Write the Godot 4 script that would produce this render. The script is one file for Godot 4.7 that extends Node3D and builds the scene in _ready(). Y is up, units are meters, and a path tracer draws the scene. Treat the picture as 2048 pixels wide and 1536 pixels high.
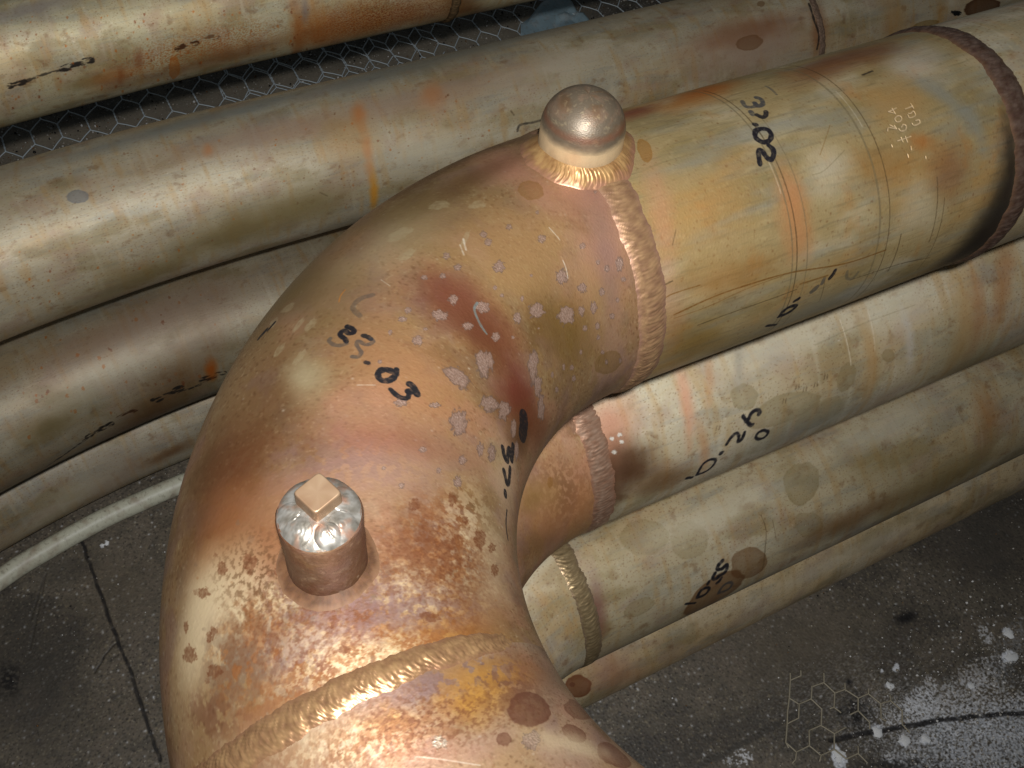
extends Node3D
# A stack of welded steel pipe bends on a dark concrete floor, lit by one flash held behind and above the lens.

const R := 0.05715            # outer radius of every pipe
const BEND := 0.149706        # centreline radius of the welded bends
const EYE := 0.857            # height of the lens above the floor

var COL := {
	"olive": Color8(126, 103, 62), "olivedark": Color8(112, 82, 30), "palewipe": Color8(182, 164, 124), "umber": Color8(96, 62, 34), "umberred": Color8(108, 62, 42),
	"rustdeep": Color8(112, 60, 32), "rust": Color8(150, 90, 46), "tan": Color8(178, 134, 84), "ochre": Color8(170, 130, 78), "ochredark": Color8(140, 96, 44),
	"redbrown": Color8(118, 54, 38), "orange": Color8(180, 124, 80), "salmon": Color8(188, 132, 104), "salmonpale": Color8(208, 150, 118), "pinkgrey": Color8(178, 136, 112),
	"purplegrey": Color8(138, 106, 100), "palegold": Color8(224, 198, 154), "greybrown": Color8(128, 104, 84), "ochreyellow": Color8(202, 140, 52), "spatter": Color8(158, 126, 108),
	"teal": Color8(122, 134, 130), "bright": Color8(238, 226, 204), "ink": Color8(30, 28, 32), "inkfade": Color8(70, 68, 68), "orangebright": Color8(214, 126, 44),
	"pale": Color8(206, 196, 172), "orangedeep": Color8(168, 92, 34), "greyblue": Color8(134, 134, 126), "paleblue": Color8(196, 194, 188), "sootshade": Color8(40, 34, 28),
	"sootbrown": Color8(66, 40, 22), "scratch": Color8(112, 100, 74), "scratchdark": Color8(66, 52, 32), "scratchbrown": Color8(108, 70, 28), "stamp": Color8(222, 194, 156),
	"olivedirt": Color8(128, 112, 76), "glint": Color8(226, 222, 210), "greyviolet": Color8(128, 120, 118), "rosegrey": Color8(164, 140, 120), "slate": Color8(112, 112, 112),
	"black": Color8(14, 12, 12), "litfloor": Color8(158, 146, 126), "dirt": Color8(96, 86, 72), "dirtdark": Color8(62, 58, 52), "dirtblack": Color8(22, 20, 20), "lime": Color8(226, 228, 232), "limegrey": Color8(150, 154, 160),
}

# Marks seen in the photograph, in metres along and round each surface: tints and spots [kind, colour, s, t, radius, radius, turn, strength], lines [kind, colour, width, strength, points].
var ELBOW := [
	["soft","olive",0.0994,-0.0460,0.04853,0.01885,1.18,0.75], ["soft","olive",0.0656,-0.0229,0.02500,0.02230,2.99,0.7], ["soft","palewipe",0.0805,-0.0155,0.02059,0.01372,2.94,0.5], ["soft","umber",0.1517,-0.0270,0.02300,0.01289,3.05,0.45],
	["soft","umber",0.1665,-0.0448,0.01972,0.01205,-3.09,0.55], ["soft","rustdeep",0.1702,-0.0309,0.01580,0.01331,-2.54,0.55], ["soft","tan",0.0537,0.0124,0.02971,0.01721,2.68,0.6], ["soft","ochre",0.0632,0.0282,0.03220,0.01161,2.67,0.6],
	["soft","ochre",0.0253,0.0446,0.02400,0.01621,0.80,0.5], ["soft","redbrown",0.0930,0.0185,0.01478,0.01109,2.17,0.6], ["soft","redbrown",0.0908,0.0102,0.01005,0.00806,1.86,0.45], ["soft","redbrown",0.0920,0.0397,0.01272,0.01043,0.79,0.5],
	["soft","rustdeep",0.0957,0.0295,0.01511,0.01142,-1.64,0.8], ["soft","olivedark",0.0571,0.0594,0.02093,0.01429,3.02,0.55], ["soft","olivedark",0.0595,0.0474,0.02104,0.01142,2.80,0.45], ["soft","redbrown",0.1048,0.0546,0.01266,0.01156,2.68,0.9],
	["soft","rustdeep",0.1073,0.0683,0.02303,0.01149,2.31,0.8], ["soft","umber",0.1205,0.0660,0.01028,0.00746,3.07,0.8], ["soft","orange",0.1340,0.0220,0.02008,0.01884,2.87,0.6], ["soft","orange",0.1252,0.0043,0.01881,0.01474,-2.18,0.5],
	["soft","salmon",0.1539,0.0099,0.01929,0.01513,1.63,0.5], ["soft","palewipe",0.1399,-0.0153,0.00967,0.00697,-2.48,0.8], ["soft","pinkgrey",0.1584,0.0352,0.02734,0.01070,1.96,0.5], ["soft","redbrown",0.1583,0.0150,0.03026,0.00672,1.73,0.28],
	["mottle","purplegrey",0.1694,0.0043,0.02857,0.01032,-1.61,0.5], ["soft","pinkgrey",0.1771,0.0161,0.02207,0.01103,1.63,0.5], ["soft","orange",0.1792,-0.0151,0.01624,0.00885,-1.67,0.4], ["soft","salmon",0.0275,-0.0144,0.01991,0.00900,1.57,0.85],
	["soft","salmon",0.0106,0.0141,0.02294,0.01012,2.77,0.8], ["soft","salmon",0.0086,0.0317,0.01998,0.01297,0.56,0.7], ["soft","purplegrey",0.0173,0.0391,0.02805,0.00678,1.22,0.45], ["stain","ochredark",0.0306,0.0024,0.00526,0.00493,1.12,0.5],
	["soft","umber",0.0385,-0.0172,0.01886,0.00683,3.10,0.5], ["soft","greybrown",0.2089,-0.0033,0.01187,0.00816,-1.93,0.7], ["soft","rust",0.1918,-0.0209,0.01608,0.00959,1.45,0.6], ["soft","rust",0.1848,-0.0363,0.01299,0.01087,2.57,0.7],
	["soft","palegold",0.1997,-0.0363,0.01592,0.01239,-1.54,0.85], ["soft","palegold",0.2069,-0.0455,0.01429,0.01118,2.32,0.8], ["soft","greybrown",0.2108,-0.0063,0.01307,0.00663,-1.82,0.8], ["soft","greybrown",0.2101,0.0071,0.00904,0.00794,3.00,0.8],
	["soft","purplegrey",0.2214,-0.0199,0.00833,0.00669,-2.16,0.6], ["soft","purplegrey",0.2193,-0.0017,0.01401,0.00466,-1.83,0.5], ["mottle","rust",0.2169,-0.0186,0.02052,0.01291,-1.91,0.85], ["mottle","rust",0.2222,0.0068,0.02198,0.01289,-1.69,0.8],
	["mottle","rust",0.2090,0.0200,0.02163,0.02094,-2.66,0.5], ["mottle","rust",0.1898,0.0311,0.02180,0.01588,2.32,0.75], ["mottle","palegold",0.2272,-0.0027,0.02855,0.01028,-1.76,0.8], ["mottle","palegold",0.2184,0.0252,0.02036,0.01625,2.55,0.7],
	["mottle","palegold",0.2060,-0.0284,0.01340,0.01221,-1.69,0.7], ["soft","ochreyellow",0.2334,0.0280,0.01686,0.00908,-1.98,0.7], ["soft","rust",0.2253,0.0367,0.01565,0.00962,-1.42,0.6], ["mottle","rustdeep",0.2062,0.0432,0.02852,0.01139,-0.50,0.7],
	["mottle","rust",0.2164,-0.0323,0.01176,0.01045,-2.42,0.8], ["soft","palegold",0.1976,0.0501,0.03237,0.01086,-0.33,0.6], ["mottle","rust",0.2255,-0.0101,0.01516,0.00846,-1.86,0.85], ["mottle","rust",0.2092,-0.0227,0.01037,0.00703,-1.98,0.8],
	["mottle","rust",0.2306,0.0181,0.01690,0.00932,-1.65,0.8], ["mottle","rustdeep",0.2171,0.0002,0.01547,0.00681,-1.90,0.7], ["mottle","palegold",0.2198,-0.0111,0.01543,0.00739,-1.81,0.85], ["mottle","palegold",0.2121,0.0178,0.01427,0.01164,-1.55,0.8],
	["mottle","purplegrey",0.2223,-0.0146,0.01193,0.00813,-2.05,0.6], ["mottle","palegold",0.1873,0.0406,0.02650,0.01342,-0.30,0.8], ["mottle","rust",0.2015,0.0327,0.02175,0.01464,-0.50,0.7], ["mottle","palegold",0.2063,-0.0164,0.01003,0.00732,-2.07,0.7],
	["mottle","purplegrey",0.2172,0.0109,0.03211,0.01063,-1.66,0.7], ["mottle","umberred",0.1982,0.0266,0.02877,0.02163,1.99,0.35], ["mottle","greybrown",0.2170,-0.0308,0.01761,0.01286,-2.07,0.6], ["mottle","umberred",0.2237,-0.0421,0.01507,0.00704,-1.94,0.5],
	["mottle","rust",0.2287,-0.0223,0.01841,0.00669,-1.74,0.6], ["pepper","rustdeep",0.2142,-0.0124,0.02553,0.01472,-1.97,0.5], ["pepper","rustdeep",0.2038,0.0289,0.03029,0.02039,-0.42,0.45], ["pepper","palegold",0.2294,-0.0008,0.02478,0.00906,-1.77,0.8],
	["pepper","umber",0.1983,-0.0213,0.01861,0.01222,-2.03,0.6], ["pepper","purplegrey",0.2117,0.0015,0.02609,0.01270,-1.86,0.6], ["stain","olivedark",0.0301,0.0797,0.01258,0.00608,2.78,0.35], ["soft","palegold",0.1487,0.0625,0.01784,0.01148,0.31,0.5],
	["scuff","palewipe",0.1127,-0.0385,0.00359,0.00224,1.54,0.55], ["scuff","palewipe",0.1204,-0.0271,0.00365,0.00165,2.92,0.55], ["scuff","palewipe",0.1205,-0.0221,0.00306,0.00200,2.87,0.55], ["scuff","palewipe",0.1295,-0.0295,0.00288,0.00196,2.82,0.55],
	["scuff","palewipe",0.1328,-0.0200,0.00331,0.00155,2.82,0.55], ["scuff","palewipe",0.1175,-0.0414,0.00286,0.00198,1.02,0.55], ["scuff","palewipe",0.0778,-0.0156,0.00534,0.00345,2.74,0.55], ["scuff","palewipe",0.0848,-0.0068,0.00409,0.00198,3.01,0.55],
	["scuff","palewipe",0.0591,-0.0145,0.00414,0.00309,2.24,0.55], ["scuff","palewipe",0.0670,0.0046,0.00518,0.00105,0.42,0.55], ["scuff","palewipe",0.0510,-0.0039,0.00362,0.00236,2.71,0.55], ["spot","spatter",0.0667,0.0200,0.00324,0.00229,0.17,0.9],
	["spot","spatter",0.0792,0.0103,0.00168,0.00136,3.00,0.9], ["spot","spatter",0.0907,0.0039,0.00146,0.00113,2.34,0.9], ["spot","spatter",0.0859,0.0086,0.00154,0.00116,0.31,0.9], ["spot","spatter",0.0753,0.0245,0.00127,0.00088,3.14,0.9],
	["spot","spatter",0.0924,0.0165,0.00251,0.00182,0.08,0.9], ["spot","spatter",0.1016,0.0158,0.00331,0.00247,2.75,0.9], ["spot","spatter",0.0983,0.0255,0.00266,0.00174,2.78,0.9], ["spot","spatter",0.0864,0.0255,0.00360,0.00242,2.94,0.9],
	["spot","spatter",0.0755,0.0280,0.00104,0.00070,3.09,0.9], ["spot","spatter",0.1061,0.0061,0.00161,0.00122,0.29,0.9], ["spot","spatter",0.1105,0.0063,0.00169,0.00127,2.24,0.9], ["spot","spatter",0.0772,0.0372,0.00279,0.00178,0.19,0.9],
	["spot","spatter",0.0687,0.0334,0.00150,0.00087,0.41,0.9], ["spot","spatter",0.0664,0.0403,0.00502,0.00296,2.90,0.9], ["spot","spatter",0.0525,0.0492,0.00596,0.00380,2.95,0.9], ["spot","spatter",0.0424,0.0513,0.00252,0.00196,0.50,0.9],
	["spot","spatter",0.0367,0.0440,0.00301,0.00188,2.99,0.9], ["spot","spatter",0.0346,0.0527,0.00280,0.00225,0.64,0.9], ["spot","spatter",0.0267,0.0492,0.00204,0.00167,-2.76,0.9], ["spot","spatter",0.0196,0.0418,0.00196,0.00137,3.12,0.9],
	["spot","spatter",0.0227,0.0383,0.00140,0.00106,-2.90,0.9], ["spot","spatter",0.0442,0.0365,0.00393,0.00277,-2.89,0.9], ["spot","spatter",0.0122,0.0426,0.00336,0.00229,0.90,0.9], ["spot","spatter",0.0122,0.0483,0.00184,0.00103,2.96,0.9],
	["spot","spatter",0.0243,0.0597,0.00211,0.00137,2.86,0.9], ["spot","spatter",0.0352,0.0601,0.00193,0.00165,2.96,0.9], ["spot","spatter",0.0440,0.0578,0.00190,0.00135,2.90,0.9], ["spot","spatter",0.0188,0.0547,0.00133,0.00106,3.04,0.9],
	["spot","spatter",0.0363,0.0649,0.00154,0.00129,2.69,0.9], ["spot","spatter",0.1160,0.0141,0.00254,0.00194,-0.03,0.9], ["spot","spatter",0.0926,0.0354,0.00267,0.00171,3.02,0.9], ["spot","spatter",0.0859,0.0406,0.00118,0.00072,2.91,0.9],
	["spot","spatter",0.1174,0.0048,0.00127,0.00082,0.34,0.9], ["spot","spatter",0.1099,0.0144,0.00098,0.00068,2.45,0.9], ["spot","spatter",0.1297,0.0060,0.00084,0.00078,-0.34,0.9], ["spot","spatter",0.1070,0.0367,0.00706,0.00382,0.18,0.9],
	["spot","spatter",0.0859,0.0536,0.00840,0.00339,0.59,0.9], ["spot","spatter",0.0894,0.0611,0.00589,0.00322,0.64,0.9], ["spot","spatter",0.0933,0.0698,0.00672,0.00377,0.92,0.9], ["spot","spatter",0.1215,0.0454,0.00621,0.00344,2.68,0.9],
	["spot","spatter",0.1178,0.0523,0.00548,0.00340,3.01,0.9], ["spot","spatter",0.1399,0.0362,0.00643,0.00353,-0.04,0.9], ["spot","spatter",0.1428,0.0161,0.00253,0.00163,2.15,0.9], ["spot","spatter",0.1382,0.0267,0.00231,0.00118,2.28,0.9],
	["spot","spatter",0.1456,0.0468,0.00379,0.00176,-0.00,0.9], ["spot","spatter",0.1428,0.0523,0.00477,0.00229,0.00,0.9], ["spot","spatter",0.1557,0.0400,0.00263,0.00158,-0.30,0.9], ["spot","spatter",0.0512,0.0654,0.00134,0.00108,2.71,0.9],
	["spot","spatter",0.0663,0.0650,0.00159,0.00138,0.84,0.9], ["spot","spatter",0.0602,0.0685,0.00205,0.00133,2.64,0.9], ["spot","spatter",0.0763,0.0636,0.00162,0.00134,0.58,0.9], ["spot","spatter",0.0346,0.0723,0.00175,0.00106,2.62,0.9],
	["spot","spatter",0.0706,0.0455,0.00083,0.00050,2.90,0.9], ["spot","spatter",0.0573,0.0296,0.00089,0.00060,3.11,0.9], ["spot","spatter",0.1669,0.0386,0.00323,0.00163,-0.16,0.9], ["spot","spatter",0.1749,0.0195,0.00134,0.00101,-0.28,0.9],
	["spot","spatter",0.1695,0.0142,0.00090,0.00070,-0.17,0.9], ["spot","spatter",0.1586,0.0257,0.00166,0.00120,2.51,0.9], ["spot","spatter",0.1649,0.0315,0.00153,0.00092,-0.20,0.9], ["spot","spatter",0.0603,0.0739,0.00238,0.00166,2.39,0.9],
	["spot","spatter",0.0204,0.0821,0.00213,0.00118,2.11,0.9], ["spot","spatter",0.0320,0.0785,0.00182,0.00116,2.24,0.9], ["spot","spatter",0.0763,0.0708,0.00197,0.00150,2.50,0.9], ["spot","spatter",0.1204,0.0603,0.00479,0.00226,0.32,0.9],
	["spot","spatter",0.1277,0.0664,0.00481,0.00227,0.36,0.9], ["spot","spatter",0.1214,0.0306,0.00576,0.00449,-1.66,0.9], ["spot","spatter",0.0617,0.0110,0.00213,0.00159,0.34,0.8], ["spot","spatter",0.0601,0.0077,0.00190,0.00142,0.45,0.8],
	["spot","spatter",0.0499,0.0110,0.00168,0.00126,0.39,0.8], ["spot","spatter",0.0420,0.0211,0.00222,0.00161,-2.99,0.8], ["spot","spatter",0.0266,0.0308,0.00183,0.00127,-3.12,0.8], ["spot","spatter",0.0777,0.0045,0.00184,0.00138,0.47,0.8],
	["spot","spatter",0.0354,0.0118,0.00098,0.00074,0.43,0.8], ["spot","spatter",0.0080,0.0138,0.00099,0.00076,0.49,0.8], ["fleck","rustdeep",0.1932,-0.0330,0.00224,0.00164,-2.36,0.7], ["fleck","rustdeep",0.1967,-0.0404,0.00264,0.00145,-2.02,0.7],
	["fleck","rustdeep",0.2017,-0.0491,0.00167,0.00125,-2.22,0.7], ["fleck","rustdeep",0.2067,-0.0375,0.00173,0.00108,-2.03,0.7], ["fleck","rustdeep",0.2082,-0.0482,0.00348,0.00210,-1.98,0.7], ["fleck","rustdeep",0.2075,-0.0392,0.00161,0.00127,-2.21,0.7],
	["fleck","rustdeep",0.2155,-0.0390,0.00298,0.00147,-1.96,0.7], ["fleck","rustdeep",0.1942,-0.0241,0.00293,0.00210,-2.89,0.7], ["fleck","rustdeep",0.1986,-0.0155,0.00188,0.00138,-3.01,0.7], ["fleck","rustdeep",0.1815,0.0236,0.00278,0.00183,-0.23,0.7],
	["fleck","rustdeep",0.1757,0.0366,0.00322,0.00164,-0.20,0.7], ["fleck","rustdeep",0.1895,0.0468,0.00548,0.00292,-0.46,0.7], ["fleck","rustdeep",0.1905,0.0530,0.00338,0.00174,2.47,0.7], ["fleck","rustdeep",0.2017,0.0516,0.00368,0.00182,-0.59,0.7],
	["fleck","rustdeep",0.1827,0.0411,0.00227,0.00131,-0.40,0.7], ["fleck","rustdeep",0.2221,0.0210,0.00319,0.00201,-1.72,0.7], ["fleck","rustdeep",0.2243,-0.0031,0.00178,0.00127,-2.03,0.7], ["fleck","rust",0.1865,-0.0199,0.00096,0.00058,-1.96,0.238743],
	["fleck","rustdeep",0.2292,-0.0129,0.00039,0.00031,-2.16,0.330085], ["fleck","rustdeep",0.2371,0.0160,0.00068,0.00054,-1.92,0.43574], ["fleck","rustdeep",0.2014,0.0138,0.00074,0.00069,2.56,0.241205], ["fleck","rustdeep",0.2470,0.0195,0.00070,0.00067,-1.43,0.411197],
	["fleck","rust",0.1973,-0.0070,0.00072,0.00054,-3.07,0.269999], ["fleck","rustdeep",0.2442,0.0162,0.00076,0.00067,2.63,0.427218], ["fleck","rustdeep",0.2415,0.0238,0.00141,0.00116,2.49,0.303487], ["fleck","rust",0.1932,-0.0030,0.00069,0.00053,-1.89,0.403148],
	["fleck","greybrown",0.2049,-0.0411,0.00105,0.00053,-1.98,0.333655], ["fleck","rustdeep",0.2304,-0.0183,0.00053,0.00036,-2.07,0.303199], ["fleck","rust",0.2023,0.0130,0.00074,0.00069,2.67,0.386736], ["fleck","rustdeep",0.2337,-0.0016,0.00038,0.00032,-2.19,0.377041],
	["fleck","rust",0.2326,0.0008,0.00038,0.00033,-2.22,0.433645], ["fleck","rust",0.1921,-0.0430,0.00074,0.00042,-2.08,0.383719], ["fleck","greybrown",0.1886,-0.0442,0.00105,0.00057,-2.07,0.302607], ["fleck","greybrown",0.2317,0.0043,0.00066,0.00062,-2.95,0.247854],
	["fleck","rust",0.1975,-0.0300,0.00071,0.00043,-2.03,0.343273], ["fleck","rust",0.2047,-0.0023,0.00070,0.00064,-2.70,0.342864], ["fleck","rustdeep",0.2226,-0.0279,0.00045,0.00036,-2.12,0.215552], ["fleck","rustdeep",0.2379,-0.0002,0.00106,0.00097,3.13,0.336558],
	["fleck","rust",0.1846,-0.0121,0.00124,0.00101,-2.29,0.393448], ["fleck","rust",0.2168,0.0470,0.00113,0.00058,1.98,0.302656], ["fleck","rustdeep",0.1978,-0.0042,0.00082,0.00061,-1.91,0.324645], ["fleck","rustdeep",0.1941,-0.0184,0.00061,0.00043,-2.06,0.304284],
	["fleck","greybrown",0.2256,-0.0181,0.00068,0.00058,-2.23,0.229214], ["fleck","rust",0.2310,0.0376,0.00068,0.00049,2.17,0.296868], ["fleck","rust",0.2248,0.0363,0.00090,0.00065,2.28,0.274051], ["fleck","greybrown",0.2047,0.0391,0.00171,0.00106,-0.57,0.25381],
	["fleck","rust",0.2073,0.0276,0.00150,0.00093,2.78,0.218595], ["fleck","rust",0.2321,0.0370,0.00061,0.00043,-1.29,0.424742], ["fleck","rustdeep",0.2321,0.0378,0.00069,0.00049,2.19,0.371963], ["fleck","rustdeep",0.2071,-0.0013,0.00080,0.00069,-2.07,0.399503],
	["fleck","rustdeep",0.2083,-0.0292,0.00083,0.00064,-2.19,0.298946], ["fleck","rustdeep",0.1957,-0.0074,0.00047,0.00040,-2.81,0.240475], ["fleck","greybrown",0.2226,0.0251,0.00094,0.00077,-1.41,0.309911], ["fleck","rust",0.1918,0.0200,0.00126,0.00107,2.19,0.352031],
	["fleck","rustdeep",0.2216,-0.0137,0.00106,0.00085,-2.14,0.274235], ["fleck","rust",0.2191,-0.0411,0.00114,0.00079,-1.97,0.251338], ["fleck","rustdeep",0.2220,-0.0116,0.00091,0.00077,3.11,0.219299], ["fleck","rust",0.2092,0.0269,0.00135,0.00092,2.72,0.414461],
	["fleck","greybrown",0.2159,-0.0410,0.00077,0.00050,-1.98,0.275576], ["fleck","rust",0.2248,-0.0096,0.00052,0.00038,-2.08,0.418572], ["fleck","rust",0.2030,-0.0292,0.00087,0.00069,-2.31,0.335466], ["fleck","rustdeep",0.1840,0.0220,0.00098,0.00074,-0.37,0.336237],
	["fleck","greybrown",0.2161,0.0174,0.00060,0.00042,2.82,0.26136], ["fleck","greybrown",0.2214,-0.0141,0.00045,0.00039,-3.09,0.21323], ["fleck","rust",0.2335,-0.0026,0.00103,0.00096,-2.74,0.434184], ["fleck","rustdeep",0.2171,-0.0060,0.00084,0.00075,-2.90,0.262924],
	["fleck","rustdeep",0.2039,0.0513,0.00229,0.00120,2.33,0.351405], ["fleck","rustdeep",0.2027,0.0120,0.00074,0.00068,2.77,0.343996], ["fleck","greybrown",0.1906,0.0134,0.00087,0.00081,-0.95,0.434047], ["fleck","rustdeep",0.2056,0.0143,0.00084,0.00069,2.84,0.350942],
	["fleck","rustdeep",0.1895,0.0258,0.00106,0.00076,-0.39,0.239616], ["fleck","rustdeep",0.2163,-0.0013,0.00041,0.00038,-2.84,0.243005], ["fleck","greybrown",0.1973,0.0390,0.00133,0.00086,-0.62,0.301528], ["fleck","rust",0.2332,0.0291,0.00088,0.00074,2.10,0.257592],
	["fleck","greybrown",0.2400,0.0015,0.00090,0.00074,2.84,0.300165], ["fleck","rust",0.2032,-0.0166,0.00045,0.00037,-2.32,0.245973], ["fleck","rust",0.2232,0.0134,0.00082,0.00067,2.81,0.437767], ["fleck","greybrown",0.1827,-0.0280,0.00101,0.00072,-2.38,0.39906],
	["fleck","greybrown",0.2167,0.0209,0.00089,0.00079,-1.29,0.39448], ["fleck","rustdeep",0.1965,-0.0200,0.00048,0.00038,-2.30,0.299477], ["fleck","rust",0.2266,0.0061,0.00103,0.00094,-2.11,0.204632], ["fleck","rustdeep",0.1980,0.0244,0.00082,0.00065,2.03,0.230443],
	["fleck","greybrown",0.1984,0.0540,0.00159,0.00074,2.24,0.237299], ["fleck","greybrown",0.2116,-0.0326,0.00051,0.00023,-1.96,0.291077], ["fleck","rustdeep",0.1919,0.0392,0.00146,0.00095,2.34,0.253764], ["fleck","rust",0.2063,0.0018,0.00060,0.00052,-3.11,0.328709],
	["fleck","rust",0.2031,-0.0149,0.00068,0.00054,-2.96,0.21548], ["fleck","rustdeep",0.2151,-0.0192,0.00070,0.00045,-2.02,0.221455], ["fleck","greybrown",0.1855,0.0127,0.00087,0.00057,-0.11,0.202153], ["fleck","greybrown",0.2320,-0.0031,0.00093,0.00074,2.91,0.376615],
	["fleck","greybrown",0.2094,0.0425,0.00099,0.00059,2.07,0.346807], ["fleck","greybrown",0.2360,0.0026,0.00063,0.00060,-2.57,0.40796], ["fleck","rust",0.2354,0.0129,0.00069,0.00053,2.76,0.344744], ["fleck","greybrown",0.2292,0.0028,0.00095,0.00076,2.90,0.408438],
	["fleck","rustdeep",0.1888,-0.0357,0.00106,0.00064,-2.11,0.364584], ["fleck","rustdeep",0.2164,0.0077,0.00066,0.00054,-1.88,0.244284], ["fleck","rustdeep",0.2290,-0.0031,0.00050,0.00037,-2.07,0.250212], ["fleck","rustdeep",0.2413,0.0143,0.00089,0.00066,2.71,0.326889],
	["fleck","rustdeep",0.2391,0.0193,0.00050,0.00042,2.61,0.355841], ["fleck","rustdeep",0.2079,-0.0454,0.00069,0.00025,-1.93,0.31952], ["fleck","rust",0.2267,-0.0155,0.00067,0.00060,-2.42,0.414477], ["fleck","rustdeep",0.1934,-0.0054,0.00107,0.00081,-3.05,0.38851],
	["fleck","greybrown",0.2163,-0.0177,0.00056,0.00041,-2.09,0.375844], ["fleck","rust",0.2044,-0.0230,0.00099,0.00082,-2.57,0.282838], ["fleck","rust",0.2483,0.0273,0.00095,0.00081,-1.57,0.387571], ["fleck","rust",0.1866,-0.0159,0.00101,0.00081,-2.55,0.352225],
	["fleck","rustdeep",0.2219,0.0093,0.00086,0.00066,2.87,0.433808], ["fleck","greybrown",0.2260,0.0063,0.00076,0.00064,2.92,0.25403], ["fleck","rust",0.2266,0.0186,0.00043,0.00039,-1.45,0.342519], ["fleck","rustdeep",0.2022,-0.0350,0.00056,0.00030,-1.99,0.399385],
	["fleck","greybrown",0.2247,0.0295,0.00093,0.00063,2.62,0.218928], ["fleck","rustdeep",0.2137,-0.0281,0.00047,0.00028,-2.01,0.36915], ["fleck","rust",0.2217,0.0054,0.00103,0.00090,-2.01,0.446572], ["fleck","rustdeep",0.1866,0.0262,0.00078,0.00047,-0.23,0.371029],
	["fleck","rustdeep",0.2163,-0.0423,0.00120,0.00073,-1.96,0.411715], ["fleck","greybrown",0.2150,-0.0095,0.00081,0.00070,-2.32,0.280928], ["fleck","rustdeep",0.1858,-0.0048,0.00043,0.00037,-2.08,0.238229], ["fleck","greybrown",0.2094,-0.0216,0.00059,0.00043,-2.09,0.36937],
	["fleck","rustdeep",0.1914,0.0059,0.00055,0.00052,-1.75,0.448996], ["fleck","rustdeep",0.1858,0.0062,0.00055,0.00041,3.10,0.274218], ["fleck","rust",0.2103,-0.0144,0.00046,0.00039,-2.85,0.400093], ["fleck","rust",0.2240,-0.0327,0.00126,0.00058,-1.98,0.28766],
	["fleck","rustdeep",0.2136,0.0165,0.00088,0.00082,2.40,0.228726], ["fleck","rustdeep",0.2333,-0.0014,0.00078,0.00073,-2.91,0.443437], ["fleck","rust",0.2094,-0.0270,0.00128,0.00101,-2.21,0.349805], ["fleck","rustdeep",0.1956,-0.0434,0.00190,0.00070,-1.94,0.35541],
	["fleck","greybrown",0.1994,0.0110,0.00069,0.00065,-1.39,0.3586], ["fleck","greybrown",0.2171,-0.0139,0.00124,0.00104,-3.08,0.439677], ["fleck","rustdeep",0.1988,-0.0184,0.00121,0.00091,-2.12,0.33602], ["fleck","rustdeep",0.1959,0.0364,0.00154,0.00101,-0.56,0.218484],
	["fleck","greybrown",0.1884,-0.0237,0.00146,0.00111,-2.45,0.234971], ["fleck","greybrown",0.2052,0.0046,0.00053,0.00040,3.02,0.435426], ["fleck","greybrown",0.2173,0.0075,0.00072,0.00065,2.99,0.214319], ["fleck","rust",0.1968,0.0366,0.00162,0.00103,-0.50,0.332387],
	["fleck","rustdeep",0.1832,-0.0387,0.00140,0.00072,-2.04,0.200664], ["fleck","rustdeep",0.2404,0.0215,0.00043,0.00036,-1.79,0.308345], ["fleck","rustdeep",0.2297,-0.0111,0.00075,0.00063,3.00,0.41143], ["line","teal",0.00118,0.8,[Vector2(0.0865,0.0232),Vector2(0.0896,0.0237),Vector2(0.0922,0.0264),Vector2(0.0940,0.0293),Vector2(0.0949,0.0320)]],
	["line","bright",0.00054,0.7,[Vector2(0.0391,0.0316),Vector2(0.0399,0.0348),Vector2(0.0415,0.0380)]], ["line","bright",0.00088,0.6,[Vector2(0.0671,0.0039),Vector2(0.0704,0.0077)]], ["line","bright",0.00070,0.5,[Vector2(0.0701,0.0048),Vector2(0.0728,0.0085)]], ["line","bright",0.00055,0.6,[Vector2(0.0356,0.0189),Vector2(0.0348,0.0248)]],
	["line","bright",0.00047,0.5,[Vector2(0.1405,0.0017),Vector2(0.1390,0.0069)]], ["line","bright",0.00034,0.5,[Vector2(0.0983,-0.0083),Vector2(0.0995,-0.0041)]], ["line","ink",0.00186,0.95,[Vector2(0.1196,-0.0092),Vector2(0.1200,-0.0073),Vector2(0.1210,-0.0061),Vector2(0.1221,-0.0074),Vector2(0.1212,-0.0093),Vector2(0.1222,-0.0102),Vector2(0.1234,-0.0098),Vector2(0.1243,-0.0080),Vector2(0.1253,-0.0069)]], ["line","inkfade",0.00153,0.5,[Vector2(0.1260,-0.0066),Vector2(0.1271,-0.0083),Vector2(0.1272,-0.0105),Vector2(0.1261,-0.0126),Vector2(0.1251,-0.0126)]],
	["line","ink",0.00174,0.85,[Vector2(0.1216,-0.0029),Vector2(0.1216,-0.0014),Vector2(0.1221,-0.0000)]], ["line","inkfade",0.00151,0.6,[Vector2(0.1221,-0.0000),Vector2(0.1228,0.0011),Vector2(0.1242,0.0004),Vector2(0.1247,-0.0011),Vector2(0.1241,-0.0034),Vector2(0.1254,-0.0035),Vector2(0.1272,-0.0018),Vector2(0.1280,-0.0009),Vector2(0.1299,-0.0012),Vector2(0.1304,-0.0031)]], ["line","ink",0.00171,0.8,[Vector2(0.1314,0.0017),Vector2(0.1314,0.0025)]], ["line","ink",0.00233,0.97,[Vector2(0.1305,0.0115),Vector2(0.1331,0.0117),Vector2(0.1354,0.0107),Vector2(0.1365,0.0086),Vector2(0.1354,0.0069),Vector2(0.1334,0.0067),Vector2(0.1320,0.0081),Vector2(0.1317,0.0100)]],
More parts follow.
